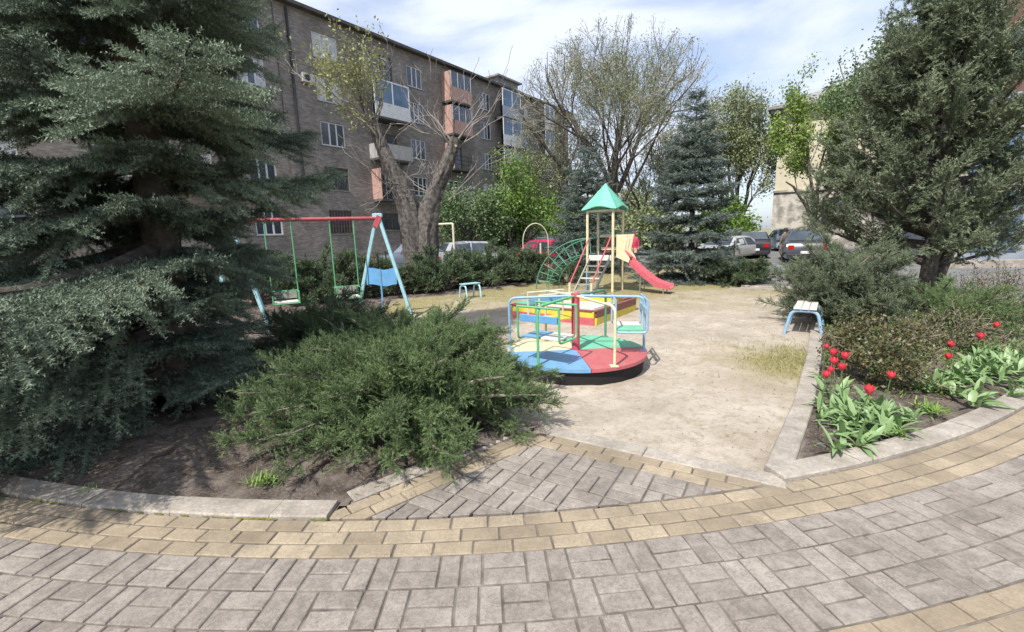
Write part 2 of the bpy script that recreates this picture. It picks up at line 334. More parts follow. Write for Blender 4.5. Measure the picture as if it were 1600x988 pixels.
def spruce(label, loc, H, Rmax, z0, whorl, latsp, twigsp, twig, tmpl, m, name='spruce_tree', droop=0.35, trunk_r=0.12, group=None, bias=None, seed=1, power=0.85, per=(5, 8), gap=0.0, zfine=99, jit=.24, hang=False):
    lat0, tsp0, tw0 = latsp, twigsp, twig
    g = np.random.default_rng(seed); t = thing(name, label, 'spruce tree', loc, 0, group)
    fo = Foliage(); up = np.array([0, 0, 1.0])
    tr = MB(); tr.tube([(0, 0, -.05), (0.01, 0, H * .25), (-.01, .01, H * .6), (0, 0, H * .97)], [trunk_r * 1.15, trunk_r * .9, trunk_r * .5, .012], 10)
    wood = tr
    z = z0
    while z < H * .985:
        q = (z - z0) / (H - z0); k_ = 1.0 if z < zfine else 2.1; latsp, twigsp, twig = lat0 * k_, tsp0 * k_, tw0 * k_
        Rz = Rmax * (1 - q) ** power + .06
        nb = g.integers(*per) if q < .8 else 4; a0 = g.uniform(0, 6.28)
        for b in range(nb):
            az = a0 + b * 6.283 / nb + g.uniform(-.25, .25); Lb = Rz * g.uniform(.68, 1.12)
            if bias is not None: Lb *= bias(az, z)
            if Lb < .05: continue
            zz = z + g.uniform(-1, 1) * whorl * jit; ca, sa = math.cos(az), math.sin(az)
            s = np.linspace(0, 1, 9); dr = droop * (1 - 1.25 * q); wob = g.uniform(-.1, .1)
            r = Lb * s; zc = zz + Lb * (-dr * s * (1.25 - s * .55) + .10 * s ** 3 + (.28 * q) * s)
            off = wob * Lb * s ** 2; pts = np.stack([r * ca - off * sa, r * sa + off * ca, zc], 1)
            if loc[2] + pts[:, 2].min() < .06: pts[:, 2] = np.maximum(pts[:, 2], .06 + .04 * s)
            wood.tube(pts[::2], [.028 * Lb + .006, .02 * Lb + .005, .014 * Lb + .004, .008 * Lb + .003, .003], 5, False)
            nl = max(3, int(Lb * (.9 if gap == 0 else .85) / latsp)); ss = np.linspace(.14 + gap, .99, nl) + g.uniform(-.4, .4, nl) / nl; ss = np.clip(ss, .05, .995)
            P, D = frame_pts(pts, ss); bt = g.uniform(.22, .80)
            for k in range(nl):
                sd = 1 if k % 2 else -1; side = unit(np.cross(up, D[k]))[0] if False else np.cross(up, D[k]); side = side / (np.linalg.norm(side) + 1e-9)
                ll = min(.80, .60 * Lb * (1 - ss[k]) + .10 + .04 * Lb) * g.uniform(.75, 1.15)
                d0 = D[k] * .62 + side * sd * .78 + up * g.uniform(-.34, .10); d0 /= np.linalg.norm(d0)
                n2 = max(2, int(ll / twigsp)); x = (np.arange(n2) + g.uniform(0, .6)) / n2
                ax = P[k] + np.outer(x * ll, d0); ax[:, 2] -= .14 * ll * x ** 2
                tt = bt + .22 * x + g.uniform(-.18, .18, n2)
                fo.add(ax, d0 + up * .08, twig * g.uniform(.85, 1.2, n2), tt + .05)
                s2 = np.cross(up, d0); s2 /= np.linalg.norm(s2)
                for q2 in (1, -1):
                    dd = d0[None] * .75 + s2[None] * q2 * g.uniform(.25, .9, (n2, 1)) + up[None] * g.uniform(-.5, .42, (n2, 1))
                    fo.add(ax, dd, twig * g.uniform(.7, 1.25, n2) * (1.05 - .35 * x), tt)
            if hang:
                for k in range(nl):
                    m_ = g.integers(1, 4); q3 = P[k] + D[k] * 0 + g.normal(size=(m_, 3)) * np.array([.09, .09, .02]); dn = D[k][None] * .35 + g.normal(size=(m_, 3)) * .38 - up[None] * .85
                    for e_ in (0,): fo.add(q3 + dn * twig * .7 * e_, dn, twig * g.uniform(.7, 1.05, m_), bt - .12 + g.uniform(-.15, .12, m_))
            n3 = max(2, int(Lb / (twigsp * 1.3))); P3, D3 = frame_pts(pts, g.uniform(.2, 1, n3)); fo.add(P3, D3 + g.normal(size=(n3, 3)) * .45, twig, bt + g.uniform(-.1, .2, n3))
        z += whorl * g.uniform(.8, 1.2) * (1 - .35 * q) * (1 if k_ == 1 else 1.3) * (.74 if hang and zfine < 9 and z < 1.5 else 1)
    wood.build('trunk', M['bark_dark'], t, True)
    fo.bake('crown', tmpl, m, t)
    return t

def juniper(label, loc, Rr, H, nst, spray, tmpl, m, name='juniper_shrub', group=None, seed=1, dens=1.0, az_w=None, flat=1.0, tint0=.35):
    """spreading juniper: arching stems that carry plumes of sprays"""
    g = np.random.default_rng(seed); t = thing(name, label, 'juniper shrub', loc, 0, group); fo = Foliage(); wd = MB(); up = np.array([0, 0, 1.])
    for i in range(nst):
        az = g.uniform(0, 6.283); wgt = az_w(az) if az_w else 1.0
        if wgt <= 0.05: continue
        e = g.beta(1.1, 1.6); Ls = Rr * wgt * (1 - .45 * e) * g.uniform(.75, 1.1); Hs = H * (.18 + .95 * e) * g.uniform(.75, 1.08)
        ca, sa = math.cos(az), math.sin(az); s = np.linspace(0, 1, 8); bx, by = g.uniform(-.12, .12, 2) * Rr
        tip = g.uniform(-.12, .10) * H
        zc = Hs * (1.55 * s - .55 * s ** 2) + tip * s ** 3; r = Ls * (s ** (1.0 + .5 * e)); tw = g.uniform(-.25, .25) * Ls
        pts = np.stack([bx + r * ca - tw * s ** 2 * sa, by + r * sa + tw * s ** 2 * ca, np.maximum(zc, .03)], 1)
        wd.tube(pts[::2].tolist() + [pts[-1].tolist()], [.022 * Rr + .004, .017 * Rr + .003, .011 * Rr + .003, .006 * Rr + .002, .003], 5, False)
        bt = tint0 + g.uniform(-.15, .2)
        nl = max(4, int(14 * dens * (Ls + Hs))); ss = g.uniform(.28, 1, nl) ** .85; P, D = frame_pts(pts, ss)
        for k in range(nl):
            ll = (.10 + .26 * (1 - ss[k])) * (.6 + .4 * Rr) * g.uniform(.7, 1.2)
            d0 = D[k] * .8 + g.normal(size=3) * .42 + up * .30; d0 /= np.linalg.norm(d0)
            n2 = max(3, int(ll / (spray * .22))); x = (np.arange(n2) + g.uniform(0, 1)) / n2
            ax = P[k] + np.outer(x * ll, d0); ax[:, 2] += .10 * ll * x ** 2 * g.uniform(-1, 1); ax[:, 2] = np.maximum(ax[:, 2], .02)
            dd = d0[None] + g.normal(size=(n2, 3)) * .48 + up * .15
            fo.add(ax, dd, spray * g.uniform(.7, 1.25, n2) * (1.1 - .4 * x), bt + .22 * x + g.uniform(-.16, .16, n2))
    wd.build('stems', M['stem'], t); fo.bake('foliage', tmpl, m, t)
    return t

def grow(g, wood, anchors, p, d, ln, r, depth, P):
    """recursive limb; anchors collects (point, direction, level) on the outer twigs"""
    r = max(r, P.get('rmin', .004)); n = P.get('seg', 4); pts = [np.array(p, float)]; d = np.array(d, float); d /= np.linalg.norm(d)
    for i in range(n):
        if 'env' in P and depth > 0:
            q = (pts[-1] - np.array(P['env'][0])) / np.array(P['env'][1])
            if q @ q > 1.0 and i > 0: n = i; break
        d = d + g.normal(size=3) * P['wob'] + np.array([0, 0, P['lift']]); d /= np.linalg.norm(d); pts.append(pts[-1] + d * ln / n)
    r1 = max(r * P['taper'], P.get('rmin', .003)); n = len(pts) - 1; rs = [r + (r1 - r) * i / n for i in range(n + 1)]
    wood.cur = 0 if r > P['rbig'] else 1
    wood.tube([tuple(q) for q in pts], rs, 9 if r > .12 else (6 if r > .03 else 3), False)
    if depth >= P['leaf_from']:
        for i in range(1, n + 1): anchors.append((pts[i], d, depth))
    if depth >= P['depth']: return
    if 'env' in P and depth > 0:
        q = (pts[-1] - np.array(P['env'][0])) / np.array(P['env'][1])
        if q @ q > 1.0: return
    k = P['split'][min(depth, len(P['split']) - 1)]
    for j in range(k):
        f = 1.0 if j == 0 else g.uniform(.3, 1.0); q = f * n; i = min(int(q), n - 1); b = pts[i] + (pts[i + 1] - pts[i]) * (q - i)
        a = g.uniform(*P['ang']) * (.55 if j == 0 else 1); ax = g.normal(size=3); ax -= ax.dot(d) * d; ax /= np.linalg.norm(ax)
        nd = d * math.cos(a) + ax * math.sin(a)
        grow(g, wood, anchors, b, nd, ln * g.uniform(*P['len']), r1 * (.92 if j == 0 else g.uniform(.5, .72)), depth + 1, P)
def deciduous(label, loc, limbs, P, nleaf, lsize, m, name='tree', cat='tree', seed=1, bark='bark', twig='twig', spread=.12, tmpl=None, group=None, keep=None, pre=()):
    g = np.random.default_rng(seed); t = thing(name, label, cat, loc, 0, group); wood = MB(); an = []
    for pts, rs in pre:
        q = [Vector(p) for p in pts]; fine = []; fr = []
        for i in range(len(q) - 1):
            for k in range(6): fine.append(q[i].lerp(q[i + 1], k / 6)); fr.append(rs[i] + (rs[i + 1] - rs[i]) * k / 6)
        fine.append(q[-1]); fr.append(rs[-1]); b0 = len(wood.v); wood.tube(fine, fr, 28, True); ph = [g.uniform(0, 6.28) for _ in range(6)]
        for i, c in enumerate(fine):
            for j in range(28):
                v = Vector(wood.v[b0 + i * 28 + j]); a = j / 28 * 6.283; f = .07 * math.sin(5 * a + ph[0] + c.z * .8) + .05 * math.sin(9 * a + ph[1] - c.z * 1.7) + .06 * math.sin(2 * a + ph[2] + c.z * 2.3) + g.normal() * .025
                wood.v[b0 + i * 28 + j] = tuple(c + (v - c) * (1 + f))
    for (p, d, ln, r, dep) in limbs: grow(g, wood, an, p, d, ln, r, dep, P)
    wood.build('trunk', [M[bark], M[twig]], t, True)
    if nleaf and an:
        A = np.array([a[0] for a in an]); D = np.array([a[1] for a in an])
        if keep is not None:
            k = keep(A); A, D = A[k], D[k]
        idx = g.integers(0, len(A), nleaf); fo = Foliage(); clump = g.uniform(.1, .75, len(A))
        p = A[idx] + g.normal(size=(nleaf, 3)) * spread; d = D[idx] * .4 + g.normal(size=(nleaf, 3)) + np.array([0, 0, -.1])
        u = g.normal(size=(nleaf, 3)) * .8 + np.array([0, 0, .9])
        fo.add(p, d, lsize * g.uniform(.6, 1.3, nleaf), clump[idx] + g.uniform(-.2, .25, nleaf), u)
        fo.bake('crown', tmpl or T_LEAF, m, t)
    return t

def lumps(n, seed, sx=1.0):
    """cheap smooth value noise on a lattice -> callable(X, Y)"""
    g = np.random.default_rng(seed); G = g.uniform(-1, 1, (n, n))
    def f(X, Y):
        x = (X * sx) % n; y = (Y * sx) % n; i = x.astype(int); j = y.astype(int); u = x - i; v = y - j; u = u * u * (3 - 2 * u); v = v * v * (3 - 2 * v)
        i1 = (i + 1) % n; j1 = (j + 1) % n
        return (G[i, j] * (1 - u) + G[i1, j] * u) * (1 - v) + (G[i, j1] * (1 - u) + G[i1, j1] * u) * v
    return f

# ================================================================== THE GROUND
RC = np.array([-.579, 12.122]); RA, GW, TW = 10.167, .2051, .10016
RIN = RA - 3 * TW
def ring(r, a): return (RC[0] + r * math.sin(a), RC[1] - r * math.cos(a))
WL0, WL1 = np.array([-1.01, 2.40]), np.array([.14, 3.37])          # left edge of the paved entry
WR0, WR1 = np.array([.14, 3.34]), np.array([1.53, 2.50])           # concrete edge of the playground
def x_left(Y): return np.interp(Y, [2, 3.4, 4.5, 6.5, 8.3, 9.4, 11.4, 12.0, 14.6, 17], [-1.0, .2, -.55, -1.5, -2.3, -3.2, -2.9, -1.5, .9, 1.6])
def x_right(Y): return np.interp(Y, [2.5, 3.6, 5.09, 7, 9, 11, 18], [1.77, 2.54, 3.64, 4.95, 6.3, 7.4, 11])
hA, hB, hC, hD = lumps(64, 1, .9), lumps(64, 2, 3.1), lumps(128, 3, 9.0), lumps(64, 5, 1.7)
def ss(x): x = np.clip(x, 0, 1); return x * x * (3 - 2 * x)
def side(P, a, b): return (b[0] - a[0]) * (P[:, 1] - a[1]) - (b[1] - a[1]) * (P[:, 0] - a[0])
def soil_at(X, Y):
    n = hB(X, Y) * .18 + hC(X, Y) * .08
    return np.maximum(ss((x_left(Y) - X + n) / .25 + .5), ss((X - x_right(Y) + .07) / .06 + .5))
def grass_at(X, Y):
    n = hA(X, Y) * .35 + hB(X, Y) * .35 + hC(X, Y) * .2
    far = ss((Y - 7.2 + X * -.1) / 5.0); patch = np.exp(-(((X - 3.25) / .62) ** 2 + ((Y - 4.95) / .8) ** 2)) * 1.15
    edge = .5 * np.exp(-((X - x_left(Y) - .5) / .7) ** 2) * ss((Y - 6) / 4)
    return np.clip((far * .92 + patch + edge + .10) * (1 + 1.1 * n) - .08, 0, 1)
st = .05; xs = np.arange(-9, 11.5, st); ys = np.arange(1.9, 18, st); GX, GY = np.meshgrid(xs, ys)
X, Y = GX.ravel(), GY.ravel(); so_ = soil_at(X, Y); gr = grass_at(X, Y) * (1 - so_)
wear = np.exp(-((np.hypot(X - .75, Y - 5.2) - 1.05) / .35) ** 2)
Zg = hA(X, Y) * .012 + hB(X, Y) * .010 + hC(X, Y) * .006 + so_ * (.025 + hB(X, Y) * .02 + hC(X, Y) * .014) - wear * .02 - .012
dk = RIN - .17 - np.hypot(X - RC[0], Y - RC[1]); Zg = np.where(dk < .45, np.minimum(Zg, -.002 + .06 * np.maximum(dk, 0)), Zg)
nearedge = np.minimum(np.abs(side(np.stack([X, Y], 1), WR0, WR1)) / np.linalg.norm(WR1 - WR0), 1); Zg = np.where((nearedge < .3) & (so_ < .5), np.minimum(Zg, -.004), Zg)
idx = np.arange(len(X)).reshape(GX.shape)
F = np.stack([idx[:-1, :-1], idx[:-1, 1:], idx[1:, 1:], idx[1:, :-1]], -1).reshape(-1, 4)
cx, cy = X[F].mean(1), Y[F].mean(1); PC = np.stack([cx, cy], 1)
inring = np.hypot(cx - RC[0], cy - RC[1]) < RIN - .05
wedge = (side(PC, WL0, WL1) < 0) & (side(PC, WR0, WR1) < 0)
F = F[inring & ~wedge]
me_o = np_mesh('playground_ground', np.stack([X, Y, Zg], 1), F, None or M['sand'], kind='structure')
for nm, arr in (('soil', so_), ('grass', gr)):
    a = me_o.data.attributes.new(nm, 'FLOAT', 'POINT'); a.data.foreach_set('value', arr.astype(np.float32))
me_o.data.polygons.foreach_set('use_smooth', [True] * len(me_o.data.polygons))
def ground_mat():
    m = bpy.data.materials.new('trodden_ground'); m.use_nodes = True; t = m.node_tree; b = t.nodes['Principled BSDF']; b.inputs['Roughness'].default_value = .95; b.inputs['Specular IOR Level'].default_value = .15
    co = N(t, 'ShaderNodeTexCoord')
    def nz(sc, de=5, ro=.65):
        n = N(t, 'ShaderNodeTexNoise', ins={'Scale': sc, 'Detail': de, 'Roughness': ro}); t.links.new(co.outputs['Object'], n.inputs['Vector']); return n.outputs['Fac']
    def mr(s, a, b_, c=0, d=1): n = N(t, 'ShaderNodeMapRange', ins={'From Min': a, 'From Max': b_, 'To Min': c, 'To Max': d}); t.links.new(s, n.inputs['Value']); return n.outputs['Result']
    def mx(f, c1, c2):
        n = N(t, 'ShaderNodeMixRGB')
        for s, c in (('Color1', c1), ('Color2', c2)):
            if isinstance(c, tuple): n.inputs[s].default_value = (*c, 1)
            else: t.links.new(c, n.inputs[s])
        t.links.new(f, n.inputs['Fac']); return n.outputs['Color']
    def at(nm): return N(t, 'ShaderNodeAttribute', attribute_name=nm).outputs['Fac']
    sand = mx(mr(nz(1.3, 6), .35, .65), (.335, .288, .232), (.49, .43, .36))
    sand = mx(mr(nz(4, 8, .75), .50, .66, 0, .8), sand, (.30, .25, .185))
    sand = mx(mr(nz(14, 6, .8), .50, .68, 0, .8), sand, (.24, .195, .14))
    sand = mx(mr(nz(70, 4, .8), .52, .72, 0, .55), sand, (.20, .16, .115))
    gras = mx(mr(nz(16, 5, .75), .4, .62), (.31, .25, .145), (.25, .235, .10))
    gras = mx(mr(nz(60, 4, .8), .45, .65, 0, .6), gras, (.17, .15, .06))
    soil = mx(mr(nz(6, 6, .7), .4, .65), (.060, .047, .038), (.165, .138, .12))
    soil = mx(mr(nz(60, 4, .8), .5, .7, 0, .6), soil, (.30, .25, .21))
    c = mx(at('grass'), sand, gras); c = mx(at('soil'), c, soil); t.links.new(c, b.inputs['Base Color'])
    bp = N(t, 'ShaderNodeBump', ins={'Strength': .6, 'Distance': .02}); t.links.new(nz(38, 6, .75), bp.inputs['Height']); t.links.new(bp.outputs['Normal'], b.inputs['Normal'])
    return m
me_o.data.materials[0] = ground_mat()
far = MB(); far.add([(-500, -60, -.06), (500, -60, -.06), (500, 900, -.06), (-500, 900, -.06)], [(0, 1, 2, 3)])
far.build('ground', mat('dry_lawn', (.16, .15, .07), .95, noise=.5, col2=(.27, .235, .14), bump=.4, bscale=12), kind='structure')

# --- pavers, each with its own chamfer, tilt and tone
class Pave:
    def __init__(s): s.v = []; s.f = []; s.m = []; s.t = []
    def put(s, poly, mi, tone=None, gap=.0050):
        poly = [np.array(p, float) for p in poly]; c = sum(poly) / len(poly); k = len(poly)
        ar = .5 * sum(poly[i][0] * poly[(i + 1) % k][1] - poly[(i + 1) % k][0] * poly[i][1] for i in range(k))
        if ar < 0: poly = poly[::-1]
        if abs(ar) < .0006: return
        def inset(d):
            out = []
            for i in range(k):
                a, b, q = poly[i - 1], poly[i], poly[(i + 1) % k]
                u = (b - a) / (np.linalg.norm(b - a) + 1e-9); v = (q - b) / (np.linalg.norm(q - b) + 1e-9)
                n1 = np.array([-u[1], u[0]]); n2 = np.array([-v[1], v[0]]); h = n1 + n2; h = h / max(np.dot(h, n1), .35); out.append(b + h * d)
            return out
        dz = rnd.gauss(0, .0012); tx, ty = rnd.gauss(0, .006), rnd.gauss(0, .006); to = rnd.random() if tone is None else tone
        b0 = len(s.v); j = [rnd.gauss(0, .0009) for _ in range(k)]
        for d, z in ((gap, -.024), (gap, -.0045), (gap + .0042, 0)):
            for i, p in enumerate(inset(d + 0)):
                p = p + j[i]; s.v.append((p[0], p[1], z + dz + (p[0] - c[0]) * tx + (p[1] - c[1]) * ty)); s.t.append(to)
        s.f.append(tuple(b0 + 2 * k + i for i in range(k))); s.m.append(mi)
        for q in (0, 1):
            for i in range(k): s.f.append((b0 + q * k + i, b0 + q * k + (i + 1) % k, b0 + q * k + k + (i + 1) % k, b0 + q * k + k + i)); s.m.append(mi)
    def build(s, name):
        me = bpy.data.meshes.new(name); me.from_pydata(s.v, [], s.f); me.materials.append(M['paver_grey']); me.materials.append(M['paver_yellow'])
        me.polygons.foreach_set('material_index', s.m); a = me.attributes.new('tint', 'FLOAT', 'POINT'); a.data.foreach_set('value', s.t); me.update()
        o = bpy.data.objects.new(name, me); C.objects.link(o); return props(o, kind='structure')
pv = Pave(); A0, A1 = R_(-30), R_(46)
def quad(r0, r1, a0, a1): return [ring(r0, a0), ring(r1, a0), ring(r1, a1), ring(r0, a1)]
def brick_row(r0, r1, ln, mi, off):
    a = A0 + off; da = ln / (.5 * (r0 + r1))
    while a < A1: pv.put(quad(r0, r1, a, a + da), mi); a += da
for k in range(3): brick_row(RIN + k * TW, RIN + (k + 1) * TW, .2, 1, .0007 + .0097 * (k % 2) + k * .002)
def basket(r0, par):
    r1 = r0 + GW; rm = (r0 + r1) / 2; a = A0 + .004; da = GW / rm; k = par
    while a < A1:
        if k % 2: h = (a + a + da) / 2; pv.put(quad(r0, r1, a, h), 0); pv.put(quad(r0, r1, h, a + da), 0)
        else: pv.put(quad(r0, rm, a, a + da), 0); pv.put(quad(rm, r1, a, a + da), 0)
        a += da; k += 1
for k in range(3): basket(RA + k * GW, k % 2)
r = RA + 3 * GW
for k in range(3): brick_row(r + k * TW, r + (k + 1) * TW, .2, 1, .004 + .0097 * (k % 2))
r += 3 * TW
for k in range(5): basket(r + k * GW, k % 2)
# the paved entry between the path and the playground
def clip(poly, a, b):
    out = []; k = len(poly); sgn = lambda p: (b[0] - a[0]) * (p[1] - a[1]) - (b[1] - a[1]) * (p[0] - a[0])
    for i in range(k):
        p, q = poly[i], poly[(i + 1) % k]; sp, sq = sgn(p), sgn(q)
        if sp <= 0: out.append(p)
        if sp * sq < 0: f = sp / (sp - sq); out.append(p + (q - p) * f)
    return out
dl = (WL1 - WL0) / np.linalg.norm(WL1 - WL0); dr = (WR1 - WR0) / np.linalg.norm(WR1 - WR0)
nl = np.array([dl[1], -dl[0]]); nr = np.array([dr[1], -dr[0]])      # into the paved entry
def wedge_put(poly, lo_l, lo_r, mi, hi_l=None, hi_r=None):
    poly = [np.array(p, float) for p in poly]
    poly = clip(poly, WL0 + nl * lo_l, WL1 + nl * lo_l)
    if poly: poly = clip(poly, WR0 + nr * lo_r, WR1 + nr * lo_r)
    if not poly: return
    c = sum(poly) / len(poly); a = math.atan2(c[0] - RC[0], RC[1] - c[1])
    if poly: poly = clip(poly, np.array(ring(RIN, a - .03)), np.array(ring(RIN, a + .03))[:]) if False else [p for p in poly]
    # cut at the curb of the ring
    t0 = np.array(ring(RIN, a - .05)); t1 = np.array(ring(RIN, a + .05)); poly = clip(poly, t1, t0)
    q = []
    for p in poly:
        if not q or np.linalg.norm(p - q[-1]) > .012: q.append(p)
    if len(q) > 2 and np.linalg.norm(q[0] - q[-1]) < .012: q.pop()
    if len(q) >= 3: pv.put(q, mi)
for k in range(2):                                                   # border along the playground edge
    for j in range(-1, 12):
        o = WR0 + dr * (j * .2 + (k % 2) * .1) + nr * (k * .1); wedge_put([o, o + dr * .2, o + dr * .2 + nr * .1, o + nr * .1], .2, 0, 1)
for k in range(2):
    for j in range(-2, 12):
        o = WL0 + dl * (j * .2 + (k % 2) * .1) + nl * (k * .1); wedge_put([o, o + dl * .2, o + dl * .2 + nl * .1, o + nl * .1], 0, 0, 1)
ug = dr; vg = nr; o0 = WR0 + nr * .2
for i in range(-8, 12):
    for j in range(0, 9):
        o = o0 + ug * (i * .2) + vg * (j * .2)
        if (i + j) % 2:
            for q in range(2): b = o + vg * (q * .1); wedge_put([b, b + ug * .2, b + ug * .2 + vg * .1, b + vg * .1], .2, .2, 0)
        else:
            for q in range(2): b = o + ug * (q * .1); wedge_put([b, b + ug * .1, b + ug * .1 + vg * .2, b + vg * .2], .2, .2, 0)
pv.build('path')
jb = MB(); n = 60
va = [ring(RIN - .3, A0 + (A1 - A0) * i / n) for i in range(n + 1)]; vb = [ring(RA + 3.2, A0 + (A1 - A0) * i / n) for i in range(n + 1)]
jb.add([(x, y, -.0285) for x, y in va] + [(x, y, -.0085) for x, y in vb], [(i, n + 1 + i, n + 2 + i, i + 1) for i in range(n)])
jb.add([(*ring(RIN + .001, A0 + (A1 - A0) * i / n), -.0075) for i in range(n + 1)] + [(x, y, -.0075) for x, y in vb], [(i, n + 1 + i, n + 2 + i, i + 1) for i in range(n)])
jb.add([(*(WL0 - nl * .1), -.0095), (*(WL0 + np.array([.3, -.12])), -.0125), (*(WR1 + np.array([.0, -.12])), -.0095), (*(WR1 + np.array([.16, .06])), -.0095), (*WR0, -.0095)], [(0, 1, 2, 3, 4)])
jb.build('path_bed', M['joint'], kind='structure')

# --- kerbs
def kerb_arc(a0, a1, r0, r1, z1, seg=.62):
    k = MB(); a = a0
    while a < a1 - .003:
        b = min(a + seg / r1, a1); e = .0025 / r1; zz = z1 + rnd.gauss(0, .003); ins = .009
        m_ = 5; vs = []
        for i in range(m_ + 1):
            q = a + e + (b - a - 2 * e) * i / m_
            vs += [(*ring(r0, q), -.03), (*ring(r0, q), zz - ins), (*ring(r0 + ins, q), zz), (*ring(r1 - ins, q), zz), (*ring(r1, q), zz - ins), (*ring(r1, q), -.03)]
        fs = [(i * 6 + j, i * 6 + j + 1, i * 6 + 7 + j, i * 6 + 6 + j) for i in range(m_) for j in range(5)] + [tuple(range(5, -1, -1)), tuple(m_ * 6 + j for j in range(6))]
        k.add(vs, fs); a = b
    return k
def kerb_line(pts, wd, z1, seg=.62, k=None):
    k = k or MB()
    for p, q in zip(pts[:-1], pts[1:]):
        p, q = np.array(p, float), np.array(q, float); d = q - p; l = np.linalg.norm(d); d /= l; n_ = np.array([-d[1], d[0]]); c = max(1, round(l / seg))
        for i in range(c):
            a = p + d * (l * i / c + .0025); b = p + d * (l * (i + 1) / c - .0025); zz = z1 + rnd.gauss(0, .003)
            M4 = Matrix(((d[0], n_[0], 0, a[0]), (d[1], n_[1], 0, a[1]), (0, 0, 1, 0), (0, 0, 0, 1)))
            k.box(0, -wd / 2, -.05, l / c - .005, wd / 2, zz, .009, M4)
    return k
aL = math.atan2(-1.06 - RC[0], RC[1] - 2.42); aR = math.atan2(1.62 - RC[0], RC[1] - 2.56)
kerb_arc(A0, aL, RIN - .16, RIN, .022).build('kerb', M['concrete'], kind='structure')
kerb_arc(aR, A1, RIN - .165, RIN, .03).build('kerb', M['concrete'], kind='structure')
kerb_line([WL0 - nl * .062 + dl * .05, WL1 - nl * .062], .13, .015).build('kerb', M['concrete'], kind='structure')
kerb_line([(1.66, 2.62), (2.49, 3.66), (3.55, 5.10), (4.85, 6.98), (6.2, 8.98), (7.2, 10.7)], .15, .03).build('kerb', M['concrete'], kind='structure')
kerb_line([WR0 - nr * .075, WR1 - nr * .065 + dr * .10], .15, .006, 1.0).build('kerb', M['concrete'], kind='structure')
ms = MB(); n = 420; mw = lumps(64, 9, 1.0); wv_ = np.clip(mw(np.arange(n + 1) * .11, np.zeros(n + 1)) * .013 + mw(np.arange(n + 1) * .45, np.ones(n + 1) * 9.5) * .006 + .001, 0, .02)
for i in range(n):
    a = R_(-19) + (aL - R_(-19)) * i / n; b = a + (aL - R_(-19)) / n; q, q1 = wv_[i], wv_[i + 1]
    if q + q1 < .004: continue
    ms.add([(*ring(RIN - .002, a), .004 + q * .5), (*ring(RIN + q, a), .0016), (*ring(RIN + q1, b), .0016), (*ring(RIN - .002, b), .004 + q1 * .5)], [(0, 1, 2, 3)])
ms.build('moss', M['moss'], kind='stuff')

# --- roads
rd = MB(); rd.prism([(6.15, 11.75), (7.2, 11.2), (8.3, 10.2), (9.2, 8.9), (10.6, 7.7), (14, 6.6), (60, 6.2), (60, 60), (20, 60), (12.2, 22)], -.05, .012)
rd.build('road', M['asphalt'], kind='structure')
rb = MB(); rb.prism([(-26, 17.5), (-10, 20.2), (12.2, 22.2), (19.9, 60), (10, 60), (-17.5, 22.4)], -.05, .008); rb.build('road', M['asphalt'], kind='structure')
kerb_line([(6.05, 11.7), (7.15, 11.12), (8.25, 10.1), (9.12, 8.8), (10.55, 7.6), (14, 6.5)], .14, .06).build('kerb', M['concrete'], kind='structure')
pl = MB(); pl.prism([(5.6, 11.55), (6.4, 11.10), (7.0, 10.75), (7.1, 11.1), (6.2, 11.6)], -.03, .022); pl.build('pavement', M['concrete'], kind='structure')
kerb_line([(14.6, 15.2), (19.5, 14.4), (26, 13.4)], .3, .25, 2.0).build('kerb', M['concrete'], kind='structure')

# ================================================================== BUILDINGS
def wall_holes(mb, x0, x1, z0, z1, holes, depth=.14, y=0.0):
    """wall in the local XZ plane at y, outward -y, with rectangular openings and their reveals"""
    xs = sorted({x0, x1, *[h[0] for h in holes], *[h[2] for h in holes]}); zs = sorted({z0, z1, *[h[1] for h in holes], *[h[3] for h in holes]})
    for i in range(len(xs) - 1):
        for j in range(len(zs) - 1):
            c = ((xs[i] + xs[i + 1]) / 2, (zs[j] + zs[j + 1]) / 2)
            if any(h[0] < c[0] < h[2] and h[1] < c[1] < h[3] for h in holes): continue
            mb.add([(xs[i], y, zs[j]), (xs[i + 1], y, zs[j]), (xs[i + 1], y, zs[j + 1]), (xs[i], y, zs[j + 1])], [(0, 1, 2, 3)])
    for a, b, c, d in holes:
        mb.add([(a, y, b), (c, y, b), (c, y, d), (a, y, d), (a, y + depth, b), (c, y + depth, b), (c, y + depth, d), (a, y + depth, d)], [(0, 4, 5, 1), (1, 5, 6, 2), (2, 6, 7, 3), (3, 7, 4, 0)])
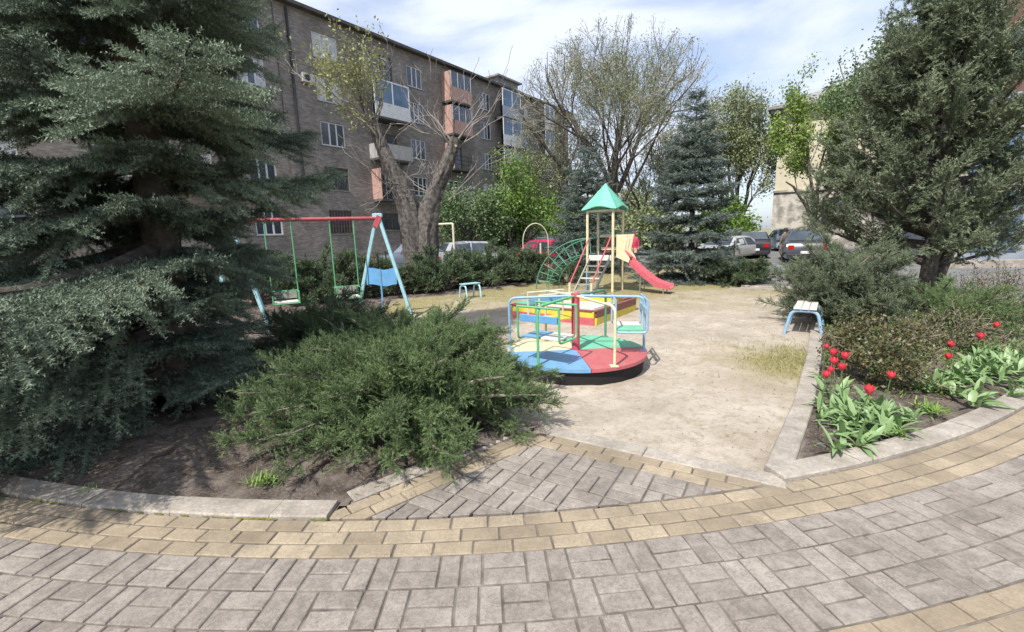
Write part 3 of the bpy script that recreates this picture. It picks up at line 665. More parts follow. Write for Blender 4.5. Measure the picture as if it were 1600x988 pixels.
def window(parent, x0, z0, x1, z1, fm, gm, bars=(.5,), y=.07, sill=True, curtain=False, cross=(), name='window'):
    f = MB(); w_ = .065
    f.box(x0, y - .03, z0, x0 + w_, y + .03, z1); f.box(x1 - w_, y - .03, z0, x1, y + .03, z1); f.box(x0 + w_, y - .03, z0, x1 - w_, y + .03, z0 + w_); f.box(x0 + w_, y - .03, z1 - w_, x1 - w_, y + .03, z1)
    for b in bars: xb = x0 + (x1 - x0) * b; f.box(xb - .045, y - .026, z0 + w_, xb + .045, y + .026, z1 - w_)
    for b in cross: zb = z0 + (z1 - z0) * b; f.box(x0 + w_, y - .022, zb - .025, x1 - w_, y + .022, zb + .025)
    o = f.build(name, fm, parent)
    g = MB(); g.add([(x0, y + .012, z0), (x1, y + .012, z0), (x1, y + .012, z1), (x0, y + .012, z1)], [(0, 1, 2, 3)]); g.build('pane', gm, o)
    if curtain:
        k = MB(); n = 14
        for a, b in ((x0 + .05, x0 + (x1 - x0) * .36), (x0 + (x1 - x0) * .62, x1 - .05)):
            vs = [(a + (b - a) * i / n, y + .006 + .004 * (i % 2), z) for i in range(n + 1) for z in (z0 + .07, z1 - .07)]
            k.add(vs, [(2 * i, 2 * i + 2, 2 * i + 3, 2 * i + 1) for i in range(n)])
        k.build('curtain', M['curtain'], o)
    if sill:
        s = MB(); s.box(x0 - .06, -.07, z0 - .05, x1 + .06, -.003, z0 - .004); s.build('sill', M['steel'], o)
    return o
ang = math.atan2(.8, .6)
blk = thing('apartment_building', 'five-storey grey-brown brick apartment block with balconies along the left', 'apartment building', (-11.6, 29, 0), ang)
holes = []; wins = []; SILL = [1.95, 4.7, 7.4, 10.0, 12.45]
def wcol(a, b, kinds):
    for i, k in enumerate(kinds):
        if k is None: continue
        z = SILL[i]; h = 1.4 if i else 1.5; holes.append((a, z, b, z + h)); wins.append((a, z, b, z + h, k))
wcol(-10.6, -9.1, ['w', 'w', 'w', 'b', 'w']); wcol(-7.6, -6.0, ['b', 'w', 'w', 'w', 'w']); wcol(-4.25, -2.75, ['w', 'w', 'b', 'w', 'g']); wcol(.3, 1.95, ['dbar', 'd', 'w', 'c', 'c'])
wcol(7.5, 8.95, ['d', 'w', 'w', 'w', 'w']); wcol(15.6, 17.0, ['d', 'w', 'w', 'w', 'w']); wcol(21.5, 23.0, ['d', 'w', 'd', 'w', 'w']); wcol(-14.4, -12.9, ['w'] * 5); wcol(-17.6, -16.0, ['w'] * 5); wcol(26.5, 28, ['w'] * 5)
for i in range(5):
    for a, b in ((4.3, 6.2), (11.3, 13.0), (18.5, 20.2)):
        z = SILL[i] - (.65 if i else -.2); holes.append((a, z, b, SILL[i] + 1.4)); wins.append((a, z, b, SILL[i] + 1.4, 'w' if i % 2 else 'd'))
wl = MB(); wall_holes(wl, -26, 31, -.1, 14.75, holes, .16)
wl.add([(-26, .0, -.1), (-26, 0, 14.75), (-26, 12, 14.75), (-26, 12, -.1), (31, 0, -.1), (31, 0, 14.75), (31, 12, 14.75), (31, 12, -.1)], [(0, 3, 2, 1), (4, 5, 6, 7), (1, 2, 6, 5), (3, 7, 6, 2)])
wl.add([(-25.9, .4, 0), (30.9, .4, 0), (30.9, .4, 14.7), (-25.9, .4, 14.7)], [(0, 1, 2, 3)])
wl.build('wall', M['brick_wall'], blk)
for a, z, b, z1, k in wins:
    if k == 'w': window(blk, a, z, b, z1, M['frame_white'], M['glass'], (.36, .66), curtain=rnd.random() < .35)
    elif k == 'c': window(blk, a, z, b, z1, M['frame_white'], M['curtain' if z > 11 else 'glass'], (.34, .66), curtain=True)
    elif k == 'g': window(blk, a, z, b, z1, M['frame_white'], M['glass_blue'], (.5,))
    elif k == 'b': window(blk, a, z, b, z1, M['frame_brown'], M['glass'], (.33, .66))
    elif k == 'dbar': window(blk, a, z, b, z1, M['frame_brown'], M['glass'], tuple(i / 8 for i in range(1, 8)), cross=(.33, .66))
    else: window(blk, a, z, b, z1, M['frame_brown'], M['glass'], (.5,), cross=(.7,))
rf = MB(); rf.prism([(-26.4, -.45), (31.4, -.45), (31.4, 12.4), (-26.4, 12.4)], 14.75, 14.93); r_o = rf.build('roof', M['eave'], blk)
for a, b, h in ((8.2, 9.0, .7), (14.6, 15.3, .75), (2.2, 2.6, .5)):
    ch = MB(); ch.box(a, 1.6, 14.93, b, 2.4, 14.93 + h); ch.box(a - .06, 1.54, 14.93 + h, b + .06, 2.46, 15.02 + h); ch.build('chimney', M['brick_wall'], r_o)
el = MB(); el.box(20.3, 1.6, 14.93, 23.6, 4.6, 16.5); el.box(20.0, 1.3, 16.5, 23.9, 4.9, 16.66); el.build('roof_hut', M['slate'], r_o)
dp = MB(); dp.tube([(-1.2, -.12, 14.6), (-1.2, -.12, 4.9)], .075, 8)
for z in (13, 10.4, 7.8, 5.4): dp.box(-1.3, -.13, z, -1.1, -.002, z + .05)
dp.build('drainpipe', M['dark_metal'], blk)
dp = MB(); dp.tube([(-1.95, -.05, 14.6), (-1.95, -.05, 3.0)], .025, 6); dp.build('cable', M['eave'], blk)
dp = MB(); dp.tube([(3.55, -.06, 14.6), (3.55, -.06, 9)], .03, 6); dp.build('cable', M['eave'], blk)
ac = MB(); ac.box(-.72, -.34, 10.75, .02, -.03, 11.25, .02); aco = ac.build('air_conditioner', M['ac'], blk)
fg = MB(); fg.lathe([(.19, 0), (.19, .012), (.03, .014)], 20); fgo = fg.build('fan_grille', M['dark_metal'], aco); fgo.rotation_euler = (R_(90), 0, 0); fgo.location = (-.44, -.342, 11.0)
def balcony(x0, x1, z, style):
    b = MB(); b.box(x0, -1.02, z - .14, x1, -.003, z); o = b.build('balcony', M['eave'], blk)
    if style == 'rail':
        s = MB(); s.box(x0 + .01, -1.0, z + .003, x0 + .06, -.004, z + 2.0); s.build('side_panel', M['salmon'], o)
        r = MB()
        for i in range(11): xx = x0 + .1 + (x1 - x0 - .14) * i / 10; r.box(xx - .012, -1.0, z + .003, xx + .012, -.975, z + .95)
        for q in (.3, .62, .95): r.box(x0 + .07, -.972, z + q, x1 - .01, -.95, z + q + .05)
        r.build('railing', M['dark_metal'], o)
    elif style == 'box':
        s = MB(); s.box(x0 + .01, -1.0, z + .003, x1 - .01, -.96, z + .95); s.box(x0 + .01, -.955, z + .003, x0 + .05, -.004, z + .95); s.box(x1 - .05, -.955, z + .003, x1 - .01, -.004, z + .95); s.build('parapet', M['parapet'], o)
    elif style == 'salmon':
        s = MB(); s.box(x0 + .01, -1.0, z + .003, x1 - .01, -.96, z + 1.0); s.box(x0 + .01, -.955, z + .003, x0 + .05, -.004, z + 2.1); s.box(x1 - .05, -.955, z + .003, x1 - .01, -.004, z + 1.0); s.build('parapet', M['salmon'], o)
        g = MB(); g.box(x0 + .06, -.985, z + 1.005, x1 - .06, -.965, z + 2.1); go = g.build('glazing', M['glass'], o)
        f = MB()
        for i in range(4): xx = x0 + .06 + (x1 - x0 - .14) * i / 3; f.box(xx, -1.0, z + 1.003, xx + .06, -.955, z + 2.1)
        f.build('frame', M['frame_white'], go)
    else:
        s = MB(); s.box(x0 + .01, -1.0, z + .003, x1 - .01, -.96, z + .9); s.build('parapet', M['frame_white' if style == 'loggia' else 'blue_grey'], o)
        f = MB()
        for xx in (x0 + .01, x0 + (x1 - x0) / 2, x1 - .08): f.box(xx, -1.0, z + .903, xx + .07, -.93, z + 2.35)
        f.box(x0 + .09, -.99, z + 2.25, x1 - .09, -.94, z + 2.34); f.build('frame', M['frame_white'], o)
        g = MB(); g.box(x0 + .09, -.975, z + .905, x1 - .09, -.96, z + 2.24); g.build('glazing', M['glass_blue'], o)
for i, stl in enumerate(['rail', 'box', 'loggia', None]):
    if stl: balcony(3.75, 6.75, [4.25, 6.95, 9.6][i], stl)
for i, stl in enumerate(['box', 'rail', 'salmon', 'salmon']): balcony(11.0, 13.4, [4.25, 6.95, 9.6, 12.05][i], stl)
for i, stl in enumerate(['box', 'loggia', 'loggia', 'glazed']): balcony(17.6, 20.4, [4.25, 6.95, 9.6, 12.05][i], stl)
balcony(24.6, 26.4, 9.6, 'loggia'); balcony(24.6, 26.4, 12.05, 'loggia')
cp = MB(); cp.box(-8.2, -1.4, 4.25, -5.7, -.02, 4.4); cp.box(-8.2, -1.4, 4.4, -8.1, -.02, 5.2); cp.box(-8.08, -1.4, 4.4, -5.7, -1.34, 5.1); cp.build('balcony', mat('ochre_panel', (.30, .20, .09), .8, noise=3, col2=(.38, .27, .13)), blk)
dr_ = MB(); dr_.box(5.9, -.05, .02, 7.0, .02, 2.2); dr_.build('door', M['frame_brown'], blk)

a2 = math.atan2(-.53, .848)
pb = thing('pale_building', 'pale yellow two-storey building with dark overhanging eaves behind the lime-green tree', 'building', (19.9, 34.5, 0), a2)
holes = []; W2 = []
for k in range(6):
    x = 3.0 + k * 3.4
    for z, h in ((5.9, 2.0), (1.6, 1.9)):
        holes.append((x, z, x + 1.5, z + h)); W2.append((x, z, x + 1.5, z + h))
wl = MB(); wall_holes(wl, 0, 24, 4.2, 9.85, [h for h in holes if h[1] > 4], .2); wl.add([(0, 0, -.1), (0, 12, -.1), (0, 12, 9.85), (0, 0, 9.85), (24, 0, -.1), (24, 12, -.1), (24, 12, 9.85), (24, 0, 9.85)], [(0, 3, 2, 1), (4, 5, 6, 7)])
wl.add([(.1, .5, 0), (23.9, .5, 0), (23.9, .5, 9.8), (.1, .5, 9.8)], [(0, 1, 2, 3)]); wl.build('wall', M['pale_wall'], pb)
wl = MB(); wall_holes(wl, -.06, 24, -.1, 4.05, [h for h in holes if h[1] < 4], .2, -.08); wl.box(-.12, -.2, 4.05, 24, -.002, 4.2); wl.add([(-.06, -.08, -.1), (-.06, 3, -.1), (-.06, 3, 4.05), (-.06, -.08, 4.05)], [(0, 3, 2, 1)]); wl.build('dappled_stone_base', M['dappled_stone_base'], pb)
for a, z, b, z1 in W2: window(pb, a, z, b, z1, M['frame_brown'], M['glass'], (.5,), cross=(.65,), sill=z > 4)
rf = MB(); e = .75; rf.box(-e, -e, 9.85, 24 + e, 12 + e, 10.02); rf.box(-e + .2, -e + .2, 9.6, 24, -.02, 9.85)
rf.add([(-e, -e, 10.03), (24 + e, -e, 10.03), (24 + e, 12 + e, 10.03), (-e, 12 + e, 10.03), (5, 5.5, 12.6), (19, 5.5, 12.6)], [(0, 1, 5, 4), (1, 2, 5), (2, 3, 4, 5), (3, 0, 4)]); rfo = rf.build('roof', M['slate'], pb)
ch = MB(); ch.box(9.5, 3.4, 11.2, 10.6, 4.4, 13.2); ch.build('chimney', M['pale_wall'], rfo)

mbd = thing('modern_building', 'tall modern building with orange brick bays above blue-grey glazed floors at the right edge', 'building', (17.2, 15.6, 0), R_(-32))
wl = MB(); wl.box(-1.6, 0, -.1, 16, 12, 5.7); wl.build('wall', M['blue_grey'], mbd)
for k in range(8):
    for f_ in range(2):
        g = MB(); x = -1.25 + k * 2.1; z = .5 + f_ * 2.7; g.box(x, -.06, z, x + 1.5, -.002, z + 2.0); go = g.build('window', M['glass_blue'], mbd)
        g = MB(); g.box(x + .72, -.09, z, x + .78, -.063, z + 2.0); g.box(x, -.085, z + 1.35, x + .715, -.063, z + 1.4); g.box(x + .785, -.085, z + 1.35, x + 1.5, -.063, z + 1.4); g.build('frame', M['frame_white'], go)
for k in range(9):
    cl = MB(); x = -1.6 + k * 2.1; cl.box(x - .02, -.35, -.05, x + .26, -.005, 5.6); cl.build('column', M['concrete'], mbd)
for f_ in range(4):
    z = 5.7 + f_ * 3.0; b = MB(); b.box(.1, -.8, z, 16, 12, z + 1.25); b.build('brick_bay', M['orange_brick'], mbd)
    b = MB(); b.box(.3, -.6, z + 1.25, 15.9, 11.9, z + 3.0); go = b.build('glazed_band', M['glass_blue'], mbd)
    b = MB()
    for k in range(8): b.box(.25 + k * 2.2, -.66, z + 1.253, .37 + k * 2.2, -.605, z + 2.99)
    b.box(.25, -.655, z + 1.256, 15.8, -.61, z + 1.32); b.build('frame', M['frame_white'], go)

# ================================================================== PLAYGROUND THINGS
def P(*a): return Vector(a)
# --- roundabout
rbt = thing('roundabout', 'playground roundabout with a blue, red, green and cream deck and coloured tube rails', 'roundabout', (.75, 5.2, 0))
b = MB(); b.lathe([(.0, -.03), (.775, -.03), (.79, .10), (.80, .128), (0, .128)], 48); b.build('base', M['under'], rbt)  # skirt filling the gap, its blackness imitates the shade beneath the deck
for k, (c, nm) in enumerate((('mint', 'green deck quarter'), ('cream', 'cream deck quarter'), ('blue', 'blue deck quarter'), ('disc_red', 'red deck quarter'))):
    a0 = R_(90 * k + 3); n = 16; d = MB(); up_, lo_ = [], []
    ring_ = [(0, 0)] + [(.82 * math.cos(a0 + R_(89.5) * i / n), .82 * math.sin(a0 + R_(89.5) * i / n)) for i in range(n + 1)]
    d.prism(ring_, .131, .168); d.build('deck_panel', M[c], rbt, label=nm)
b = MB(); b.lathe([(.0, .168), (.048, .168), (.048, .80), (.052, .80), (.052, .845), (.03, .855), (0, .856)], 20); b.build('centre_post', M['red'], rbt, True)
for ad, c in ((-8, 'pale_blue'), (52, 'dark_green'), (112, 'cream_pipe'), (172, 'pale_blue'), (232, 'green'), (292, 'cream')):
    a = R_(ad); e = P(math.cos(a), math.sin(a), 0); b = MB()
    b.tube(rounded([e * .045 + P(0, 0, .815), e * .79 + P(0, 0, .795), e * .79 + P(0, 0, .165)], .09), .0155, 10); b.box(-.04, -.04, .166, .04, .04, .174, 0, Matrix.Translation(e * .78)); b.build('handrail', M[c], rbt, True)
for ad, c1, c2, cf, cb in ((232, 'blue', 'white_paint', 'green', 'panel_blue'), (-8, 'mint', 'white_paint', 'pale_blue', 'pale_blue'), (112, 'yellow', 'cream', 'cream_pipe', 'blue')):
    a = R_(ad); e = P(math.cos(a), math.sin(a), 0); q = P(-math.sin(a), math.cos(a), 0); o = e * .60; Zv = P(0, 0, 1)
    st_ = MB(); M4 = Matrix(((e.x, q.x, 0, o.x), (e.y, q.y, 0, o.y), (0, 0, 1, .455), (0, 0, 0, 1)))
    st_.box(-.15, -.235, -.012, .15, -.003, .012, .004, M4); s0 = st_.build('seat_board', M[c1], rbt)
    st_ = MB(); st_.box(-.15, .003, -.012, .15, .235, .012, .004, M4); st_.build('seat_board', M[c2], rbt)
    bk = MB(); M4 = Matrix(((e.x, q.x, 0, (e * .775).x), (e.y, q.y, 0, (e * .775).y), (0, 0, 1, .665), (0, 0, 0, 1))); bk.box(-.012, -.235, -.038, .012, .235, .038, .004, M4); bk.build('backrest', M[cb], rbt)
    fr = MB()
    for sg in (-1, 1):
        y = q * (.26 * sg)
        fr.tube(rounded([o - e * .16 + y + Zv * .79, o - e * .16 + y + Zv * .43, o + e * .185 + y + Zv * .43, o + e * .185 + y + Zv * .79], .05), .012, 8)
    for rr in (-.16, .185): fr.tube([o + e * rr - q * .27 + Zv * .787, o + e * rr + q * .27 + Zv * .787], .012, 8)
    fr.tube([o - q * .26 + Zv * .43, o + q * .26 + Zv * .43], .011, 8); fr.build('seat_frame', M[cf], rbt, True)

# --- sandbox
sb = thing('sandbox', 'square wooden sandbox painted red, yellow and maroon behind the roundabout', 'sandbox')
SL, SF, SR = P(.01, 8.44, 0), P(1.40, 7.42, 0), P(2.47, 8.81, 0); SBk = SL + SR - SF
for nm, a, b_, c_lo, c_hi in (('a', SL, SF, 'slide_red', 'yellow'), ('b', SF, SR, 'yellow', 'maroon'), ('c', SR, SBk, 'maroon', 'yellow'), ('d', SBk, SL, 'yellow', 'maroon')):
    d = (b_ - a).normalized() * .018; wl = MB(); wl.beam(a + d + P(0, 0, .045), b_ - d + P(0, 0, .045), .035, .13, bev=.004); wl.build('lower_board', M[c_lo], sb)
    wl = MB(); wl.beam(a + d + P(0, 0, .168), b_ - d + P(0, 0, .168), .032, .112, bev=.004); wl.build('upper_board', M[c_hi], sb)
    wl = MB(); wl.beam(a - d + P(0, 0, .236), b_ - d * 2.2 + P(0, 0, .236), .075, .02, bev=.004); wl.build('rim', M['maroon'], sb)
for c0, n1, n2, cc in ((SF, SL, SR, 'white_paint'), (SL, SF, SBk, 'mint'), (SR, SF, SBk, 'maroon')):
    u = (n1 - c0).normalized(); v = (n2 - c0).normalized(); k = .62 if cc == 'white_paint' else .45
    t_ = MB(); pts = [c0 + u * .05 + v * .05, c0 + u * k + v * .05, c0 + u * .05 + v * k]; t_.prism([(p.x, p.y) for p in pts], .249, .267); t_.build('corner_seat', M[cc], sb)
s_ = MB(); c = (SL + SR) / 2; n = 12; vs = []
for i in range(n + 1):
    for j in range(n + 1):
        p = SL + (SF - SL) * (.02 + .96 * i / n) + (SBk - SL) * (.02 + .96 * j / n); vs.append((p.x, p.y, .11 + .05 * math.exp(-((i - 6) ** 2 + (j - 6) ** 2) / 14) + rnd.gauss(0, .008)))
s_.add(vs, [(i * (n + 1) + j, (i + 1) * (n + 1) + j, (i + 1) * (n + 1) + j + 1, i * (n + 1) + j + 1) for i in range(n) for j in range(n)]); s_.build('sand_fill', M['sand'], sb, True)

# --- slide tower
tw_ = thing('slide_tower', 'playground tower with mint-green pyramid roof, red slide and green arch climber', 'slide tower')
TB = P(2.62, 11.525, 0); ue = P(-.83, .56, 0); ve = P(.56, .83, 0); s7 = .70
TA, TD, TC = TB + ue * s7, TB + ve * s7, TB + ue * s7 + ve * s7; cen = (TA + TD) / 2; Zv = P(0, 0, 1)
for p in (TB, TA, TD, TC):
    b = MB(); b.tube([p - Zv * .1, p + Zv * 2.10], .036, 12); b.build('post', M['cream' if p is not TC else 'cream_pipe'], tw_, True)
b = MB(); b.tube([TA - Zv * .02, TA + Zv * .55], .0385, 12, False); b.build('post_sleeve', M['pale_blue'], tw_, True)
rf = MB(); ap = cen + Zv * 2.79; hs = .47; cs = [cen - ue * hs * (1 if i in (0, 3) else -1) - ve * hs * (1 if i in (0, 1) else -1) + Zv * 2.12 for i in range(4)]
for i in range(4):
    a, b_ = cs[i], cs[(i + 1) % 4]; n = 10; m_ = [a + (b_ - a) * (k / n) + Zv * (.085 * math.sin(math.pi * k / n) ** 2) for k in range(n + 1)]
    rf.add([ap] + m_, [(0, k + 1, k + 2) for k in range(n)])
    rf.add(m_ + [p - Zv * 0 - (p - cen).normalized() * .02 for p in m_], [(k, k + n + 1, k + n + 2, k + 1) for k in range(n)])
rf.build('roof', M['roof_mint'], tw_)
b = MB()
for p, q in ((TB, TA), (TA, TC), (TC, TD), (TD, TB)): b.beam(p + Zv * 2.08, q + Zv * 2.08, .03, .05)
b.build('roof_frame', M['cream_pipe'], tw_)
b = MB(); M4 = Matrix(((ue.x, ve.x, 0, TB.x), (ue.y, ve.y, 0, TB.y), (0, 0, 1, 0), (0, 0, 0, 1)))
b.box(.04, -.02, .84, s7 - .04, s7 + .02, .88, .004, M4); b.build('deck', M['step_grey'], tw_)
b = MB(); b.box(.03, -.035, .82, s7 - .03, -.022, .96, .003, M4); b.build('fascia', M['white_paint'], tw_)
b = MB(); b.box(.06, s7 - .01, 1.40, s7 - .06, s7 + .015, 1.47, .004, M4); b.build('back_rail', M['cream_pipe'], tw_)
for x in (.12, .34):
    b = MB(); b.box(x, s7 - .006, .99, x + .15, s7 + .012, 1.395, .004, M4); b.build('back_panel', M['maroon'], tw_)
b = MB(); b.box(.06, s7 - .03, 1.06, s7 - .1, s7 - .012, 1.14, .004, M4); b.build('back_rail', M['cream'], tw_)
na = -ve; mid = TB + ue * s7 / 2; lw = .27; foot = mid + na * 1.0 - ue * .0 + ue * .06
for sg in (-1, 1):
    b = MB(); b.beam(mid + ue * lw * sg + Zv * .85 + na * .05, foot + ue * lw * sg - Zv * .05, .03, .06); b.build('stringer', M['step_grey'], tw_)
    b = MB(); b.tube([foot + ue * (lw + .02) * sg + na * .05 - Zv * .1, foot + ue * (lw + .02) * sg + na * .05 + Zv * .335], .032, 10); b.build('stub_post', M['cream'], tw_, True)
    b = MB(); b.tube([mid + ue * (lw + .02) * sg + Zv * 1.40 + na * .02, foot + ue * (lw + .02) * sg + na * .04 + Zv * .31], .019, 10); b.build('handrail', M['red'], tw_, True)
for k in range(1, 6):
    f = k / 6; p = foot + (mid + na * .05 - foot) * f + Zv * (.85 * f - .02); b = MB(); b.beam(p - ue * (lw - .02), p + ue * (lw - .02), .10, .022); b.build('step', M['step_grey' if k != 3 else 'white_paint'], tw_)
# slide
sx = -ue; sm = TB + ve * s7 / 2; prof = [(.0, .93), (.10, .92), (.28, .78), (.62, .47), (.95, .22), (1.10, .155), (1.28, .14), (1.36, .12)]
sl = MB(); hw = .205; sec = [(-hw - .012, .13), (-hw, .135), (-hw + .02, .015), (-hw * .5, 0), (hw * .5, 0), (hw - .02, .015), (hw, .135), (hw + .012, .13), (hw + .005, -.02), (-hw - .005, -.02)]
vs = []
for x, z in prof:
    for y, dz in sec: p = sm + sx * (x + .04) + ve * y + Zv * (z + dz * (1.0 if x < 1.2 else .75)); vs.append(p)
ns = len(sec); sl.add(vs, [(i * ns + j, i * ns + (j + 1) % ns, (i + 1) * ns + (j + 1) % ns, (i + 1) * ns + j) for i in range(len(prof) - 1) for j in range(ns)] + [tuple((len(prof) - 1) * ns + j for j in range(ns))])
sl.build('slide', M['slide_red'], tw_, True)
b = MB()
for x, z in ((.62, .44), (1.2, .12)):
    for y in (-.17, .17): p = sm + sx * (x + .04) + ve * y; b.tube([p - Zv * .06, p + Zv * z], .014, 8)
b.build('slide_leg', M['steel'], tw_, True)
for sg in (-1, 1):
    o = sm + ve * (hw + .03) * sg; b = MB(); pl_ = [(0, .90), (.0, 1.47), (.30, 1.47), (.22, 1.06), (.36, .86), (.33, .76)]
    vs = [o + sx * (x + .05) + Zv * z + ve * t_ for t_ in (-.009, .009) for x, z in pl_]; k = len(pl_)
    b.add(vs, [tuple(range(k)), tuple(range(2 * k - 1, k - 1, -1))] + [(i, k + i, k + (i + 1) % k, (i + 1) % k) for i in range(k)]); b.build('side_panel', M['cream'], tw_)
    b = MB(); b.beam(o + ve * .0105 * -sg + sx * .2 + Zv * 1.1, o + ve * .0105 * -sg + sx * .25 + Zv * 1.36, .002, .014); b.build('slot', M['step_grey'], tw_)
# arch climber
am = TA + ve * s7 / 2
for sg in (-1, 1):
    b = MB(); b.tube([am + ve * .30 * sg + ue * (1.62 * math.cos(R_(t_))) + Zv * (1.44 * math.sin(R_(t_)) - .05) for t_ in range(0, 91, 6)], .018, 8); b.build('arch_rail', M['dark_green'], tw_, True)
    b = MB(); b.tube([am + ve * .30 * sg + ue * (1.22 * math.cos(R_(t_))) + Zv * (1.02 * math.sin(R_(t_)) - .05) for t_ in range(0, 91, 6)], .013, 8); b.build('arch_rail', M['dark_green'], tw_, True)
for t_ in range(12, 90, 10):
    p = am + ue * (1.62 * math.cos(R_(t_))) + Zv * (1.44 * math.sin(R_(t_)) - .05); q = am + ue * (1.22 * math.cos(R_(t_ + 1))) + Zv * (1.02 * math.sin(R_(t_ + 1)) - .05)
    b = MB(); b.tube(rounded([p - ve * .3, q - ve * .2, q + ve * .2, p + ve * .3], .04), .012, 8); b.build('rung', M['dark_green'], tw_, True)

# --- swing set
sw = thing('swing_set', 'double swing with pale aqua A-frames and red top bar beside the big spruce', 'swing set')
apR, apL = P(-2.52, 8.80, 1.99), P(-4.68, 7.62, 1.97)
for ap_, f1, f2 in ((apR, P(-1.95, 8.68, -.06), P(-3.12, 8.84, -.06)), (apL, P(-4.06, 7.44, -.06), P(-5.12, 7.66, -.06))):
    for f_ in (f1, f2):
        b = MB(); b.beam(f_, ap_ + (ap_ - f_).normalized() * .03 + (f_ - ap_) * .0 + P((f_ - ap_).x * .025, 0, 0), .062, .062, up=(0, 1, 0), bev=.006); b.build('leg', M['aqua'], sw)
    b = MB(); b.box(-.09, -.04, -.04, .09, .04, .03, .006, Matrix.Translation(ap_)); b.build('apex_plate', M['aqua'], sw)
    b = MB(); b.beam(ap_ + P(-.05, -.045, -.22), ap_ + P(.05, -.045, -.02), .02, .10); b.build('gusset', M['red'], sw)
bd = (apR - apL); b = MB(); b.tube([apL - P(0, 0, .06), apR - P(0, 0, .06)], .034, 12); b.build('top_bar', M['red'], sw, True)
m0 = apR.lerp(P(-1.95, 8.68, 0), .60); m1 = apR.lerp(P(-3.12, 8.84, 0), .60); b = MB(); n = 10
vs = []
for i in range(n + 1):
    p = m1.lerp(m0, .06 + .88 * i / n); wv = .022 * math.sin(i / n * 2 * math.pi * 1.1 + .6); vs += [P(p.x, p.y - .012, p.z - .15 + wv), P(p.x, p.y - .012, p.z + .17 + wv), P(p.x, p.y + .012, p.z - .15 + wv), P(p.x, p.y + .012, p.z + .17 + wv)]
b.add(vs, [f for i in range(n) for f in ((4 * i, 4 * i + 4, 4 * i + 5, 4 * i + 1), (4 * i + 2, 4 * i + 3, 4 * i + 7, 4 * i + 6), (4 * i + 1, 4 * i + 5, 4 * i + 7, 4 * i + 3), (4 * i, 4 * i + 2, 4 * i + 6, 4 * i + 4))]); pn = b.build('end_panel', M['panel_blue'], sw)
pc = m0.lerp(m1, .52); b = MB(); b.beam(pc + P(0, -.02, -.72), pc + P(0, -.02, .17), .03, .012, up=(0, 1, 0)); b.build('panel_batten', M['blue'], pn)
def swing_seat(fr_):
    c = apL + bd * fr_; dx = bd.normalized(); dx = P(dx.x, dx.y, 0).normalized(); dy = P(-dx.y, dx.x, 0); z0 = .46; hw = .21
    for sg in (-1, 1):
        b = MB(); b.tube([P(c.x, c.y, c.z - .09) + dx * hw * sg, P(c.x, c.y, z0 + .22) + dx * hw * sg + dy * .02], .011, 8); b.tube([P(c.x, c.y, c.z - .02) + dx * hw * sg, P(c.x, c.y, c.z - .12) + dx * hw * sg], .022, 8); b.build('hanger_rod', M['green'], sw, True)
    fr = MB(); base = P(c.x, c.y, z0)
    cs = [base + dx * hw + dy * .17, base - dx * hw + dy * .17, base - dx * hw - dy * .17, base + dx * hw - dy * .17]
    for i in range(4): fr.tube([cs[i], cs[(i + 1) % 4]], .012, 8); fr.tube([cs[i] + Zv * .2, cs[(i + 1) % 4] + Zv * .2], .010, 8) if i != 2 else None; fr.tube([cs[i], cs[i] + Zv * .2], .010, 8)
    fo_ = fr.build('seat_frame', M['green'], sw, True)
    M4 = Matrix(((dx.x, dy.x, 0, base.x), (dx.y, dy.y, 0, base.y), (0, 0, 1, base.z), (0, 0, 0, 1)))
    b = MB(); b.box(-.19, -.15, .012, .19, .02, .03, .003, M4); b.build('seat_slat', M['white_paint'], fo_); b = MB(); b.box(-.19, .03, .012, .19, .15, .03, .003, M4); b.build('seat_slat', M['white_paint'], fo_)
    b = MB(); b.box(-.19, .155, .06, .19, .17, .19, .003, M4); b.build('seat_back', M['step_grey'], fo_)
swing_seat(.30); swing_seat(.73)

# --- benches
def bench(label, loc, rz, ln, wd, h, board, group):
    t = thing('bench', label, 'bench', loc, rz, group)
    for y in (-ln / 2 + .04, ln / 2 - .04):
        b = MB(); b.tube(rounded([P(-wd * .62, y, -.04), P(-wd * .42, y, h + .015), P(wd * .42, y, h + .015), P(wd * .62, y, -.04)], .09), .022, 10); b.build('leg_frame', M['aqua' if board == 'aqua' else 'pale_blue'], t, True)
    for i in range(3):
        b = MB(); x = -wd * .36 + i * wd * .25; b.box(x, -ln / 2, h + .040, x + wd * .235, ln / 2, h + .062, .004); b.build('seat_slat', M[board], t)
    return t
bench('low pale-blue tube-legged bench standing on the grass in front of the juniper hedge', (-1.05, 11.42, 0), R_(-52), .50, .30, .30, 'aqua', 'tube-legged benches')
bench('low bench with white seat and blue tube legs half hidden by the right-hand juniper', (4.42, 6.62, 0), R_(-36), .80, .38, .32, 'white_paint', 'tube-legged benches')

# --- pipework and fence behind the hedge
b = MB(); b.tube(rounded([P(-2.42, 15.6, -.1), P(-2.42, 15.6, 1.98), P(-1.85 - 0.0, 15.3, 1.98)][::-1] if False else [P(-2.95, 16.2, 1.98), P(-1.92, 15.6, 1.98), P(-1.92, 15.6, -.1)], .06), .04, 10)
b.build('gas_pipe', M['cream_pipe'], None, True, label='beige bent gas pipe stepping down beside the old twin-trunked tree', cat='pipe')
b = MB(); b.tube([P(.50 + .42 * (1 - math.cos(R_(t_))), 16.2, 1.02 + .78 * math.sin(R_(t_))) if False else P(.92 - .45 * math.cos(R_(t_)), 16.2, 1.30 + .62 * math.sin(R_(t_))) for t_ in range(0, 181, 10)], .016, 8); b.tube([P(.47, 16.2, -.05), P(.47, 16.2, 1.30)], .016, 8); b.tube([P(1.37, 16.2, -.05), P(1.37, 16.2, 1.30)], .016, 8)
b.build('pipe_arch', M['cream_pipe'], None, True, label='thin pale tube arch standing in front of the red parked car', cat='arch')
